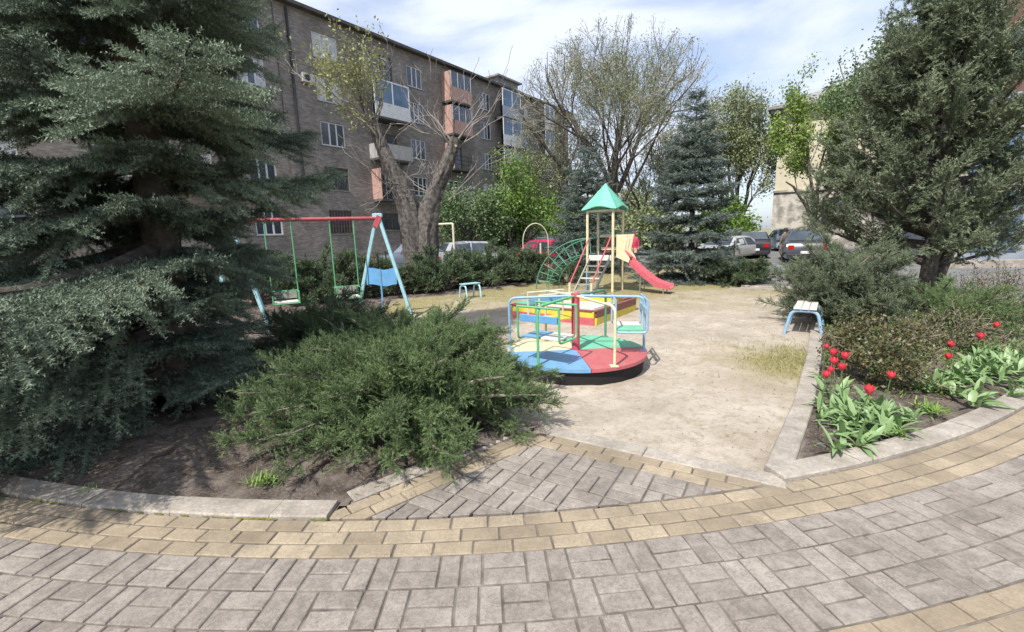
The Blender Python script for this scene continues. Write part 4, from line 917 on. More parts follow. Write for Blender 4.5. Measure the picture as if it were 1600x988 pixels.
fn = thing('fence', 'low dark wire fence on posts behind the juniper hedge', 'fence')
for i in range(15):
    x = -11 + i * 1.35; y = 15.2 + .05 * i; b = MB(); b.tube([P(x, y, -.05), P(x, y, 1.12)], .025, 6); b.build('fence_post', M['dark_metal'], fn, True)
b = MB()
for z in (.35, .7, 1.05): b.tube([P(-11, 15.2, z), P(-11 + 14 * 1.35, 15.9, z)], .009, 5)
b.build('fence_wire', M['dark_metal'], fn)
b = MB(); b.tube([P(1.02, 15.1, -.05), P(1.02, 15.1, 1.25)], .03, 8); b.build('post', M['cream_pipe'], None, True, label='thin pale post beside the foot of the green arch climber', cat='post')
lp = thing('garden_lamp', 'white globe lamp on a short dark post under the right-hand juniper tree', 'lamp', (9.3, 9.7, 0))
b = MB(); b.tube([P(0, 0, -.05), P(0, 0, 1.18)], [.045, .035], 10); b.build('lamp_post', M['wood'], lp, True)
b = MB(); b.lathe([(0, 1.17), (.07, 1.17), (.12, 1.24), (.145, 1.32), (.12, 1.41), (.06, 1.46), (0, 1.47)], 16); b.build('lamp_globe', M['globe'], lp, True)

# --- cars
def car(label, loc, rz, Ln, Wd, H, style, pm, group):
    t = thing('parked_car', label, 'car', loc, rz, group); h = Ln / 2; w_ = Wd / 2; bl = H * .60
    if style == 'sedan': top = [(-h, bl * .80, .78), (-h + .12, bl * 1.0, .9), (-h + .75, bl * 1.05, .94), (-h + 1.30, H * .97, .66), (-h + 2.0, H, .68), (-h + 2.75, H * .96, .66), (-h + 3.45, bl * 1.02, .90), (h - .35, bl * .90, .88), (h - .05, bl * .72, .80), (h, bl * .55, .74)]; gh = (2, 6)
    else: top = [(-h, bl * .85, .80), (-h + .06, bl * 1.02, .9), (-h + .22, bl * 1.10, .90), (-h + .50, H * .965, .70), (-h + 1.3, H, .70), (-h + 2.35, H * .97, .68), (-h + 3.05, bl * 1.04, .90), (h - .35, bl * .93, .88), (h - .05, bl * .75, .80), (h, bl * .55, .74)]; gh = (2, 6)
    b = MB(); vs = []
    for i, (x, z, wt) in enumerate(top):
        zb = min(bl, z * .97); e = 1 - .10 * max(0, abs(x) / h - .8) / .2; wb = w_ * e
        row = [(wb * .88, .20), (wb * .99, .30), (wb * 1.0, zb * .72), (wb * .965, zb), (w_ * wt * e, z - .035 if z > bl * 1.2 else z - .012), (w_ * wt * e * .90, z)]
        vs += [(x, -y, zz) for y, zz in row] + [(x, y, zz) for y, zz in row[::-1]]
    n = 12; k = len(top)
    b.add(vs, [(i * n + j, (i + 1) * n + j, (i + 1) * n + (j + 1) % n, i * n + (j + 1) % n) for i in range(k - 1) for j in range(n)] + [tuple(range(n)), tuple(range(k * n - 1, (k - 1) * n - 1, -1))])
    bo = b.build('body', pm, t, True)
    V = [Vector(v) for v in vs]
    def onside(i0, f0, i1, f1, sg, name):
        """window panel between belt and roof on one side"""
        def pt(x, f):
            for i in range(k - 1):
                if top[i][0] <= x <= top[i + 1][0]: u = (x - top[i][0]) / (top[i + 1][0] - top[i][0]); break
            bi, ti = (3, 4); A = V[i * n + bi].lerp(V[(i + 1) * n + bi], u); B = V[i * n + ti].lerp(V[(i + 1) * n + ti], u); p = A.lerp(B, f); return Vector((p.x, (p.y - .008) * 1 if sg < 0 else -(p.y - .008), p.z))
        g = MB(); g.add([pt(i0[0], .08), pt(i1[0], .08), pt(i1[1], .90), pt(i0[1], .90)], [(0, 1, 2, 3)]); g.build(name, M['car_glass'], t)
    x2, x3, x4, x5, x6 = [top[i][0] for i in (2, 3, 4, 5, 6)]; mid_ = (x3 + x5) / 2 + .05
    for sg in (-1, 1):
        onside((x3 - .12 if style == 'sedan' else x2 + .22, x3 + .10), 0, (mid_ - .05, mid_ - .05), 0, sg, 'side_window'); onside((mid_ + .03, mid_ + .03), 0, (x5 + .38, x5 - .06), 0, sg, 'side_window')
    for i, j, nm in ((5, 6, 'windscreen'), (3, 2, 'rear_window')):
        A = V[i * n + 5]; A2 = V[i * n + 6]; B = V[j * n + 5]; B2 = V[j * n + 6]; up_ = Vector((.012 if nm == 'windscreen' else -.012, 0, .012))
        g = MB(); g.add([A.lerp(B, .08) + up_, A2.lerp(B2, .08) + up_, A2.lerp(B2, .88) + up_, A.lerp(B, .88) + up_], [(0, 1, 2, 3)]); g.build(nm, M['car_glass'], t)
    for x in (-h + .72, h - .78):
        for sg in (-1, 1):
            wv = MB(); wv.lathe([(.19, -.02), (.30, -.01), (.315, .03), (.315, .15), (.30, .19), (.19, .195)], 20); wo_ = wv.build('wheel', M['tyre'], t, True); wo_.rotation_euler = (R_(90 * sg), 0, 0); wo_.location = (x, sg * (w_ - .155), .315)
            rm = MB(); rm.lathe([(0, .17), (.05, .185), (.07, .165), (.17, .165), (.192, .19)], 20); rm.build('rim', M['rim'], wo_, True)
    for sg in (-1, 1):
        g = MB(); g.box(h - .10, sg * w_ * .62 - .16, bl * .60, h + .006, sg * w_ * .62 + .13, bl * .76, .02); g.build('headlight', M['lamp_white'], t)
        g = MB(); g.box(-h - .012, sg * w_ * .68 - .10, bl * .68, -h + .1, sg * w_ * .68 + .12, bl * .93, .02); g.build('tail_light', M['lamp_red'], t)
        g = MB(); g.box(x5 + .25, sg * (w_ + .08) - .08, bl * 1.0, x5 + .37, sg * (w_ + .08) + .08, bl * 1.0 + .13, .03); g.build('wing_mirror', pm, t)
    for x0, x1 in ((-h - .02, -h + .05), (h - .04, h + .02)):
        g = MB(); g.box(x0, -w_ * .80, .22, x1, w_ * .80, .40, .02); g.build('bumper', M['dark_metal'], t)
        g = MB(); xx = x0 - .012 if x0 < 0 else x1 + .002; g.box(xx, -.25, .42, xx + .01, .25, .53); g.build('number_plate', M['plate'], t)
    return t
GC = 'cars parked around the playground'
car('silver estate car parked behind the juniper hedge left of the red car', (-1.4, 21.5, -.12), R_(20), 4.2, 1.7, 1.45, 'hatch', car_paint('silver_paint', (.36, .37, .38)), GC)
car('bright red car parked behind the hedge and the pale tube arch', (1.55, 20.6, -.10), R_(118), 3.9, 1.66, 1.42, 'hatch', car_paint('red_car_paint', (.55, .02, .09)), GC)
car('dark grey car with pale roof rail parked just right of the red car', (3.0, 22.5, -.05), R_(30), 4.2, 1.7, 1.5, 'hatch', car_paint('grey_car_paint', (.16, .16, .18)), GC)
car('blue-grey car parked at far left beside the old twin-trunked tree', (-4.6, 22.5, -.12), R_(18), 4.2, 1.7, 1.42, 'sedan', car_paint('blue_grey_car_paint', (.13, .15, .19)), GC)
car('black hatchback with red tail lights parked beyond the low right-hand juniper', (12.9, 24.2, 0), R_(66), 3.8, 1.62, 1.38, 'hatch', car_paint('black_car_paint', (.016, .016, .02)), GC)
car('silver saloon mostly hidden between the mid spruce and the low juniper', (11.0, 22.6, 0), R_(215), 4.3, 1.7, 1.18, 'sedan', car_paint('pale_silver_paint', (.42, .42, .41)), GC)
car('dark grey saloon parked on the drive left of the right-hand juniper tree', (13.35, 20.6, 0), R_(62), 4.4, 1.74, 1.40, 'sedan', car_paint('graphite_paint', (.045, .05, .06)), GC)
car('pale blue car parked farthest away in front of the pale building', (18.4, 30.5, 0), R_(70), 4.2, 1.7, 1.45, 'hatch', car_paint('pale_blue_car_paint', (.24, .31, .40)), GC)

# --- people
def person(label, loc, rz, H, top, legs, bag=None, hood=None):
    t = thing('person', label, 'person', loc, rz); k = H / 1.75
    J = {'pelvis': (0, 0, .95), 'chest': (0, .01, 1.28), 'neck': (0, .0, 1.48), 'head0': (0, .02, 1.58), 'head1': (0, .03, 1.70),
         'shl': (-.18, 0, 1.43), 'ell': (-.24, .02, 1.16), 'wrl': (-.25, .09, .92), 'hal': (-.25, .12, .82), 'shr': (.18, 0, 1.43), 'elr': (.23, -.02, 1.16), 'wrr': (.25, .02, .90), 'har': (.25, .03, .80),
         'hil': (-.10, 0, .90), 'knl': (-.11, .10, .50), 'anl': (-.11, -.02, .09), 'tol': (-.11, .13, .03), 'hir': (.10, 0, .90), 'knr': (.11, .02, .49), 'anr': (.11, -.20, .12), 'tor': (.11, -.06, .03)}
    Rr = {'pelvis': .19, 'chest': .19, 'neck': .058, 'head0': .085, 'head1': .088, 'shl': .075, 'ell': .055, 'wrl': .04, 'hal': .035, 'shr': .075, 'elr': .055, 'wrr': .04, 'har': .035, 'hil': .13, 'knl': .085, 'anl': .047, 'tol': .04, 'hir': .13, 'knr': .085, 'anr': .047, 'tor': .04}
    E_ = [('pelvis', 'chest'), ('chest', 'neck'), ('neck', 'head0'), ('head0', 'head1'), ('chest', 'shl'), ('shl', 'ell'), ('ell', 'wrl'), ('wrl', 'hal'), ('chest', 'shr'), ('shr', 'elr'), ('elr', 'wrr'), ('wrr', 'har'), ('pelvis', 'hil'), ('hil', 'knl'), ('knl', 'anl'), ('anl', 'tol'), ('pelvis', 'hir'), ('hir', 'knr'), ('knr', 'anr'), ('anr', 'tor')]
    ks = list(J); me = bpy.data.meshes.new('skeleton'); me.from_pydata([tuple(c * k for c in J[q]) for q in ks], [(ks.index(a), ks.index(b)) for a, b in E_], [])
    tmp = bpy.data.objects.new('skeleton', me); C.objects.link(tmp); md = tmp.modifiers.new('skin', 'SKIN')
    for i, q in enumerate(ks): sv = me.skin_vertices[0].data[i]; sv.radius = (Rr[q] * k, Rr[q] * k * (.72 if q in ('chest', 'pelvis') else 1)); sv.use_root = q == 'pelvis'
    tmp.modifiers.new('sub', 'SUBSURF').levels = 2; tmp.modifiers['sub'].render_levels = 2
    dg = bpy.context.evaluated_depsgraph_get(); bm_ = bpy.data.meshes.new_from_object(tmp.evaluated_get(dg)); bpy.data.objects.remove(tmp)
    bm_.name = 'body'
    for m in (M['skin'], top, legs, M['hair']): bm_.materials.append(m)
    for p in bm_.polygons:
        c = p.center / k; p.use_smooth = True
        p.material_index = 2 if c.z < .66 and abs(c.x) < .2 else (0 if (c.z > 1.50 or (c.z < .90)) else 1)
        if c.z < .1: p.material_index = 3
    o = bpy.data.objects.new('body', bm_); C.objects.link(o); o.parent = t
    hb = MB(); hb.lathe([(.094 * k, 1.60 * k), (.10 * k, 1.66 * k), (.098 * k, 1.74 * k), (.07 * k, 1.80 * k), (0, 1.82 * k)], 16, (0, -.0 * k, 0)); hb.build('hood' if hood else 'hair', hood or M['hair'], t, True)
    return t
pr_ = person('person in a brown coat walking beside the dark grey saloon with a white bag', (12.75, 21.0, 0), R_(20), 1.45, M['coat_brown'], M['coat_brown'])
bg_ = MB(); bg_.tube([P(13.02, 21.02, .36), P(13.02, 21.02, .40), P(13.02, 21.02, .62), P(13.02, 21.02, .66)], [.06, .12, .11, .03], 12); bg_.tube([P(12.99, 21.04, .65), P(12.97, 21.06, .72), P(12.97, 21.06, .65)], .008, 6)
bg_.build('bag', M['bag'], None, True, label='white carrier bag held by the person in the brown coat', cat='bag')
person('person in a hooded red jacket standing behind the hedge just right of the slide tower', (6.15, 22.5, -.1), R_(160), 1.6, M['jacket_red'], M['trouser'], hood=M['jacket_red'])

# ================================================================== PLANTS
def bias_front(az, z):
    c, s = math.cos(az), math.sin(az)
    if s < -.8 and c < .34 and 1.0 < z < 2.5: return 1.24
    if z < .8 and c > -.12: return .28
    if z < 1.25 and c > -.05: return .33
    if z < 1.75 and c > -.05: return .42
    if 2.2 < z < 2.85 and c > .93: return .85
    if z < 2.6 and c > .2: return .45
    if z < 1.7 and (c < -.25 or s < -.35): return 1.02
    if s < -.35: return 1.04 if z < 2.2 else .93
    return .80 if c > .2 else 1.0
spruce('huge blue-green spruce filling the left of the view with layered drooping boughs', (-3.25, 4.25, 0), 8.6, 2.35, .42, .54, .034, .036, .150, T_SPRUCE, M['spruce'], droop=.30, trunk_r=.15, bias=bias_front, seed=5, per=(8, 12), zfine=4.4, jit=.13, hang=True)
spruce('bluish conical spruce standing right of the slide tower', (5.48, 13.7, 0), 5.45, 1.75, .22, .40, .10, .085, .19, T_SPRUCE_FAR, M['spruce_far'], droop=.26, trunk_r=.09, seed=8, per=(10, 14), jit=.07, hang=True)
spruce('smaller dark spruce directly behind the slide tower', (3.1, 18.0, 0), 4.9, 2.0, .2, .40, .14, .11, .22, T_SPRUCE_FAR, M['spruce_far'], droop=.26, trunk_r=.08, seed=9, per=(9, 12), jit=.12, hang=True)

def az_front(a):
    c, s = math.cos(a), math.sin(a); return 1.0 + .18 * max(0, -c) + (.10 if c > -.1 else -.12) * max(0, -s) - .19 * max(0, c)
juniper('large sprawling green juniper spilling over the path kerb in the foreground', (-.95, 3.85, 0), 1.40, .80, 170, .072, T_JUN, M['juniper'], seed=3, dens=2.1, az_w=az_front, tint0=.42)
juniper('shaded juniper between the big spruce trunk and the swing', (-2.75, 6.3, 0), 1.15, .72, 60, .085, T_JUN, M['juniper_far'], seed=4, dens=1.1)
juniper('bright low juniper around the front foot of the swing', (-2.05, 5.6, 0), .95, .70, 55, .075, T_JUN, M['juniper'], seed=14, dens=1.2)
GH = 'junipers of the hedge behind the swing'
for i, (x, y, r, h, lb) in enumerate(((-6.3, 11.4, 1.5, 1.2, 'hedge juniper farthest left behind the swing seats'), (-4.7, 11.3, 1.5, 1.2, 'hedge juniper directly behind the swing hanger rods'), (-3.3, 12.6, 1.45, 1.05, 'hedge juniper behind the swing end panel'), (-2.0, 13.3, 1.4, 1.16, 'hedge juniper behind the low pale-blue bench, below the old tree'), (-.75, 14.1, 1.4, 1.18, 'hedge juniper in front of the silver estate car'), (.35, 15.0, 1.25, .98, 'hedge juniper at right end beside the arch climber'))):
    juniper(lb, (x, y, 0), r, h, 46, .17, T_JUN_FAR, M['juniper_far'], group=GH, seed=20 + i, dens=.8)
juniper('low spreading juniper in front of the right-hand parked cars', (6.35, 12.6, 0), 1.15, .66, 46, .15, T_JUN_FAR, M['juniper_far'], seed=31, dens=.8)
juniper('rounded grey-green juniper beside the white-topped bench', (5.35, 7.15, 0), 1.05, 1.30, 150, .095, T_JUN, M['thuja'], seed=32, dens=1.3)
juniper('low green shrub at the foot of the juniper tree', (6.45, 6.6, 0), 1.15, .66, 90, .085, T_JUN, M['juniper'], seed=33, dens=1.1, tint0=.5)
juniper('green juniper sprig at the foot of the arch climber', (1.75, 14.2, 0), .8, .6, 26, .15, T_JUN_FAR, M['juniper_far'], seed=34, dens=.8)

# tall juniper tree on the right: trunk with plumed limbs
def plume_tree(label, loc, H, Rmax, seed):
    g = np.random.default_rng(seed); t = thing('juniper_tree', label, 'juniper tree', loc); fo = Foliage(); wd = MB(); tr = MB()
    tr.tube([(0, 0, -.05), (.02, 0, .8), (0, .03, 2.5), (.05, 0, H * .92)], [.15, .12, .09, .02], 12); tr.tube([(.10, .05, -.05), (.32, .0, .9), (.7, -.1, 2.2), (.9, -.1, 3.6)], [.10, .085, .06, .02], 10)
    wd = tr; up = np.array([0, 0, 1.])
    for i in range(300):
        q = g.uniform(0, 1) ** .85; z = .58 + q * (H - 1.0); R1 = Rmax * (1 - q) ** 1.0 * (.8 + .2 * min(1, q * 5)) * g.uniform(.6, 1.12); az = g.uniform(0, 6.283); R1 *= (.36 if z > 3.2 else .86) if math.cos(az) > .0 else 1.0
        s = np.linspace(0, 1, 7); rise = R1 * g.uniform(.15, .75); pts = np.stack([.1 + R1 * s * math.cos(az), R1 * s * math.sin(az), z + rise * s ** 1.4 - .06 * R1 * s], 1)
        wd.tube(pts[::2].tolist(), [.03 * R1 + .006, .02 * R1 + .004, .012 * R1 + .003, .003], 5, False)
        nl = max(5, int(11 * R1)); P1, D1 = frame_pts(pts, g.uniform(.25, 1, nl)); bt = g.uniform(.2, .62)
        for k in range(nl):
            ll = g.uniform(.22, .46); d0 = D1[k] * .6 + g.normal(size=3) * .42 + up * .35; d0 /= np.linalg.norm(d0); n2 = 16; x = (np.arange(n2) + g.uniform(0, 1)) / n2
            ax = P1[k] + np.outer(x * ll, d0) + g.normal(size=(n2, 3)) * .035
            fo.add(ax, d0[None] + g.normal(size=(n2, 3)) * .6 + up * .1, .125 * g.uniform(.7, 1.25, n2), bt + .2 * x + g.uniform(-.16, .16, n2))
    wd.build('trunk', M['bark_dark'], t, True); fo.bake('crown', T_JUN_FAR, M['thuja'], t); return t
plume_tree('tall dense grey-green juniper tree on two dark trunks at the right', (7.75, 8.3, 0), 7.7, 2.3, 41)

# deciduous trees
PP = dict(depth=6, split=[4, 3, 3, 3, 2, 2], len=(.60, .82), ang=(.30, .80), wob=.10, lift=.05, taper=.66, rbig=.035, leaf_from=4)
deciduous('large half-bare tree with sparse young leaves towering behind the slide tower', (7.0, 31, 0), [((0, 0, -.1), (.10, 0, 1), 5.0, .36, 0), ((.3, 0, 1.4), (.80, 0, .62), 5.0, .20, 1), ((.2, 0, 3.0), (-.75, .1, .7), 4.6, .20, 1), ((.3, 0, 4.2), (.5, .1, .9), 4.6, .18, 1), ((.2, 0, 4.2), (-.35, -.1, .9), 4.6, .18, 1)], dict(PP, depth=7, split=[5, 4, 3, 3, 3, 2, 2], len=(.62, .84), ang=(.30, .85), lift=.025, leaf_from=5, rmin=.013, wob=.08, env=((.0, 0, 8.6), (6.6, 6.0, 5.7))), 32000, .10, M['leaf_olive'], seed=52, bark='bark_dark', spread=.16)
old = dict(depth=4, split=[3, 3, 2, 2], len=(.55, .85), ang=(.25, .75), wob=.14, lift=.06, taper=.55, rbig=.05, leaf_from=2)
def limbs_at(c, n, ln, r, seed, up=.8, sp=1.0):
    g = np.random.default_rng(seed); return [((c[0] + g.normal() * .08, c[1] + g.normal() * .08, c[2] - g.uniform(0, .5)), (g.normal() * sp, g.normal() * sp, up + g.uniform(0, .6)), ln * g.uniform(.6, 1.15), r * g.uniform(.6, 1.1), 1) for _ in range(n)]
deciduous('old pollarded twin-trunked tree with bare twigs and a golden leaf tuft', (-3.15, 16, 0), limbs_at((-1.35, 0, 5.35), 8, 1.35, .05, 3) + limbs_at((1.35, 0, 4.75), 7, 1.35, .045, 4) + limbs_at((-.7, 0, 3.4), 4, 1.2, .03, 5, .2) + limbs_at((.75, 0, 3.0), 4, 1.2, .03, 6, .3), dict(old, rmin=.007), 2300, .11, M['leaf_gold'], name='pollarded_tree', seed=60, spread=.16,
    keep=lambda A: (A[:, 2] > 4.9) & (A[:, 0] < -.95) & (A[:, 0] > -2.7),
    pre=[([(-.12, 0, -.1), (-.14, .02, .5), (-.22, 0, 1.7), (-.34, .03, 2.7), (-.62, .05, 3.4), (-.98, 0, 4.3), (-1.2, .05, 4.9), (-1.36, 0, 5.45)], [.60, .46, .40, .36, .29, .24, .20, .17]), ([(.15, -.05, -.1), (.18, -.05, .5), (.24, -.02, 1.7), (.38, .02, 2.5), (.70, .02, 3.2), (1.05, 0, 3.9), (1.3, .04, 4.5), (1.42, 0, 4.85)], [.56, .44, .38, .34, .27, .22, .19, .15]), ([(-.45, -.1, 1.6), (-.5, -.2, 2.4), (-.62, -.3, 2.9)], [.16, .12, .09])])
bus = dict(depth=5, split=[5, 3, 3, 2, 2], len=(.55, .85), ang=(.35, .95), wob=.16, lift=.0, taper=.6, rbig=.04, leaf_from=2)
def bush(label, x, y, h, n, ls, m, seed, w=.6, cat='tree', name='leafy_tree', P_=bus, spread=.28):
    return deciduous(label, (x, y, 0), [((0, 0, -.1), (.03, 0, 1), h * .30, .035 * h ** .8, 0), ((0, 0, .3), (w, .1, .7), h * .30, .02 * h ** .8, 1), ((0, 0, .3), (-w, -.1, .7), h * .30, .02 * h ** .8, 1)], P_, n, ls, m, name=name, cat=cat, seed=seed, bark='bark_dark', spread=spread)
bush('bushy pale-green tree just right of the old twin trunks', -2.6, 27.5, 6.0, 9000, .19, M['leaf_mid'], 71)
bush('fresh green leafy tree between the old trunks and the small spruce', .4, 28.5, 7.2, 11000, .19, M['leaf_green'], 72)
bush('dense low green bush behind the silver estate car', -.9, 31.5, 5.5, 6000, .22, M['leaf_mid'], 73)
bush('yellow-green tree near the far end of the brick block', 1.5, 34, 9.5, 6000, .20, M['leaf_olive'], 74)
tl = dict(depth=6, split=[3, 3, 3, 2, 2, 2], len=(.62, .86), ang=(.25, .7), wob=.10, lift=.05, taper=.64, rbig=.04, leaf_from=4)
deciduous('slender lime-green tree in front of the pale building', (17.4, 26, 0), [((0, 0, -.1), (0, 0, 1), 3.2, .17, 0), ((0, 0, 1.8), (-.6, 0, .8), 2.6, .10, 1), ((0, 0, 2.2), (.5, 0, .8), 2.6, .10, 1), ((0, 0, 2.8), (.0, .3, 1), 3.4, .10, 1)], dict(tl, leaf_from=4, len=(.58, .82), env=((0, 0, 6.6), (2.4, 2.4, 5.2))), 14000, .165, M['leaf_lime'], seed=81, bark='bark_dark', spread=.22)
deciduous('taller green tree rising behind the juniper tree', (17.8, 21.5, 0), [((0, 0, -.1), (0, 0, 1), 3.4, .18, 0), ((0, 0, 2.4), (-.4, 0, .9), 3.0, .12, 1), ((0, 0, 3.0), (.4, 0, .9), 3.0, .12, 1)], dict(tl, leaf_from=4, env=((0, 0, 6.6), (2.9, 2.9, 4.6))), 13000, .15, M['leaf_mid'], seed=82, bark='bark_dark', spread=.22)
deciduous('broad olive-green tree behind the bluish conical spruce', (19.9, 40, 0), [((0, 0, -.1), (0, 0, 1), 3.6, .30, 0), ((0, 0, 1.5), (.5, 0, .8), 4.2, .18, 1), ((0, 0, 1.5), (-.6, 0, .8), 4.2, .18, 1), ((0, 0, 2.5), (.0, 0, 1), 4.2, .18, 1)], dict(tl, leaf_from=3, rmin=.016, env=((0, 0, 6.9), (4.4, 4, 6.2))), 24000, .21, M['leaf_olive'], seed=83, bark='bark', spread=.35)
deciduous('bare twiggy tree left of the large half-bare tree', (3.6, 33, 0), [((0, 0, -.1), (0, 0, 1), 3.2, .22, 0), ((0, 0, 1.5), (.5, 0, .8), 3.2, .14, 1), ((0, 0, 1.5), (-.5, 0, .8), 3.2, .14, 1)], dict(tl, depth=7, split=[4, 3, 3, 3, 2, 2, 2], rmin=.014, env=((0, 0, 5.0), (4.2, 4, 4.6))), 5000, .13, M['leaf_olive'], seed=84, bark='bark', spread=.2)
deciduous('bare twiggy tree right of the large half-bare tree', (11.4, 36, 0), [((0, 0, -.1), (0, 0, 1), 3.0, .22, 0), ((0, 0, 1.5), (.5, 0, .8), 3.0, .14, 1), ((0, 0, 1.5), (-.5, 0, .8), 3.0, .14, 1)], dict(tl, depth=7, split=[4, 3, 3, 3, 2, 2, 2], rmin=.014, env=((0, 0, 4.6), (4.0, 4, 4.2))), 9000, .14, M['leaf_olive'], seed=85, bark='bark', spread=.22)
for i, (x, y, h, m, lb) in enumerate(((9.0, 30, 3.6, 'leaf_olive', 'olive bush seen under the large half-bare tree'), (16.0, 34, 4.6, 'leaf_green', 'green bush at the left corner of the pale building'), (6.0, 44, 6.5, 'leaf_mid', 'far bush between the small spruce and the brick block'), (13.0, 48, 7.5, 'leaf_olive', 'far olive thicket behind the bluish spruce'), (4.0, 29, 3.0, 'leaf_mid', 'dark bush behind the small spruce'))):
    bush(lb, x, y, h, 9000, .27, M[m], 90 + i, cat='bush', name='bush', spread=.35)

# flower bed: rose shrubs, tulips, leaves
rs = dict(depth=4, split=[4, 3, 3, 2], len=(.6, .9), ang=(.3, .9), wob=.15, lift=.03, taper=.6, rbig=.02, leaf_from=2)
def rose(label, x, y, h, n, seed, m='rose', w=.8):
    g = np.random.default_rng(seed)
    return deciduous(label, (x, y, 0), [((g.normal() * .06, g.normal() * .06, -.02), (g.normal() * w, g.normal() * w, 1), h * .42, .008, 1) for _ in range(12)], rs, n, .034, M[m], name='rose_bush', cat='rose bush', seed=seed, bark='stem', twig='stem', spread=.05)
rose('reddish-leaved rose bush in the middle of the flower bed', 3.65, 4.25, .62, 9500, 101)
rose('smaller rose bush with red-tipped leaves towards the right frame edge', 5.2, 5.2, .55, 2600, 102)
rose('thin twiggy rose bush beside the drive at far right', 8.4, 7.6, .8, 1800, 103)
def strip(mb, tn, p, az, ln, wd, lift, droop, tw=0.0, n=6):
    e = P(math.cos(az), math.sin(az), 0); q = P(-math.sin(az), math.cos(az), 0); vs = []
    for i in range(n + 1):
        s = i / n; c = Vector(p) + e * (ln * s * math.cos(lift) + ln * .25 * droop * s * s) + P(0, 0, ln * (math.sin(lift) * s - droop * s * s)); c.z = max(c.z, .012)
        wv = wd * (math.sin(math.pi * min(1, s * .93 + .10)) ** .8) * .5; qq = q * math.cos(tw * s) + P(0, 0, math.sin(tw * s))
        vs += [c - qq * wv + P(0, 0, wv * .45), c, c + qq * wv + P(0, 0, wv * .45)]
    mb.add(vs, [f for i in range(n) for f in ((3 * i, 3 * i + 1, 3 * i + 4, 3 * i + 3), (3 * i + 1, 3 * i + 2, 3 * i + 5, 3 * i + 4))]); return len(vs)
def leaf_obj(mb, tones, nm, m, parent):
    o = mb.build(nm, m, parent, True); a = o.data.attributes.new('tint', 'FLOAT', 'POINT'); a.data.foreach_set('value', tones); return o
def tulip(label, x, y, h, group, lean=(0, 0), flower=True, nl=4, sc=1.0, name='tulip'):
    t = thing(name, label, 'tulip' if flower else 'plant', (x, y, 0.02), 0, group); lv = MB(); tn = []
    for i in range(nl):
        n_ = strip(lv, tn, (rnd.gauss(0, .015), rnd.gauss(0, .015), 0), rnd.uniform(0, 6.28), sc * rnd.uniform(.17, .30), sc * rnd.uniform(.022, .058), rnd.uniform(.6, 1.45), rnd.uniform(.1, .75), rnd.uniform(-.5, .5)); tn += [min(1, max(0, rnd.gauss(.5, .22)))] * n_
    leaf_obj(lv, tn, 'leaves', M['tulip_leaf'], t)
    if flower:
        s = MB(); tip = P(lean[0], lean[1], h); s.tube([P(0, 0, 0), P(lean[0] * .3, lean[1] * .3, h * .5), tip], [.005, .0045, .004], 6); s.build('stem', M['tulip_leaf'], t, True)
        f = MB(); sc = rnd.uniform(.85, 1.25); op = rnd.uniform(1.9, 2.5); r = .027 * sc
        for j in range(6):
            a = j * math.pi / 3; rr = r * (1 if j % 2 else .9); n2 = 5; vs = []
            for i in range(n2 + 1):
                u = i / n2; rad = rr * (math.sin(min(u * op + .12, 3.0)) ** .75); ww = rr * 1.05 * math.sin(math.pi * min(.97, u * .86 + .10)); z = u * .062 * sc
                for k in (-1, 0, 1): aa = a + k * ww / max(rad, .008) * .55; vs.append(tip + P(rad * math.cos(aa), rad * math.sin(aa), z))
            f.add(vs, [g for i in range(n2) for g in ((3 * i, 3 * i + 1, 3 * i + 4, 3 * i + 3), (3 * i + 1, 3 * i + 2, 3 * i + 5, 3 * i + 4))])
        f.build('flower', M['red_petal'], t, True)
    return t
TULIPS = [(3.05, 4.25, .33, 'tall red tulip farthest back at the left rim of the bed'), (2.85, 3.89, .34, 'pale red half-open tulip behind the trio near the left rim'),
          (2.75, 3.64, .34, 'red tulip at the back of the tight trio near the left rim'), (2.62, 3.52, .33, 'red tulip at the left of the tight trio near the left rim'), (2.74, 3.54, .33, 'red tulip at the right of the tight trio near the left rim'),
          (2.48, 3.43, .32, 'red tulip leaning over the playground kerb'), (2.94, 3.86, .33, 'dark red tulip shaded by the juniper behind the trio'), (2.50, 3.09, .33, 'single red tulip nearest the tip of the bed'),
          (2.92, 3.35, .33, 'red tulip standing in front of the reddish rose bush'), (3.84, 3.84, .33, 'open red tulip just right of the reddish rose bush'), (5.32, 4.79, .35, 'red tulip near the right edge of the picture'),
          (4.22, 4.11, .33, 'small dark red tulip among the leaves right of the rose bush'), (4.69, 4.39, .33, 'faded orange-red tulip left of the one at the right edge'), (8.6, 8.2, .40, 'lone red tulip far back beside the drive')]
CLUMPS = [(2.33, 3.01, 1, 8), (2.59, 3.23, 1.1, 9), (2.5, 2.95, 1, 8), (2.97, 3.36, .9, 7), (2.56, 3.39, .9, 7), (2.83, 3.08, 1, 8), (2.2, 2.83, .9, 8), (2.36, 2.86, 1.1, 9), (2.68, 3.02, 1, 8), (2.45, 3.18, 1, 8), (2.42, 3.32, .8, 7), (3.85, 3.71, .9, 7), (3.8, 3.5, 1, 8), (4.54, 3.99, 1, 8), (4.99, 4.23, 1.1, 9), (4.93, 4.45, 1.1, 9),
          (5.5, 4.72, 1.1, 9), (4.6, 3.86, .9, 8), (2.92, 3.57, .9, 7), (2.79, 3.58, .9, 7), (3.95, 3.62, .9, 8), (4.2, 3.85, 1, 8), (4.3, 3.68, .9, 8), (5.25, 4.45, 1, 9), (4.75, 4.2, 1, 9), (5.7, 4.95, 1.1, 9), (5.1, 4.75, 1.1, 9), (5.35, 5.0, 1, 9), (4.1, 4.05, .9, 7), (3.1, 3.25, .7, 5)]
GT = 'red tulips in the flower bed'
for x, y, h, lb in TULIPS: tulip(lb, x, y, h, GT, (rnd.gauss(0, .03), rnd.gauss(0, .03)), True, 3)
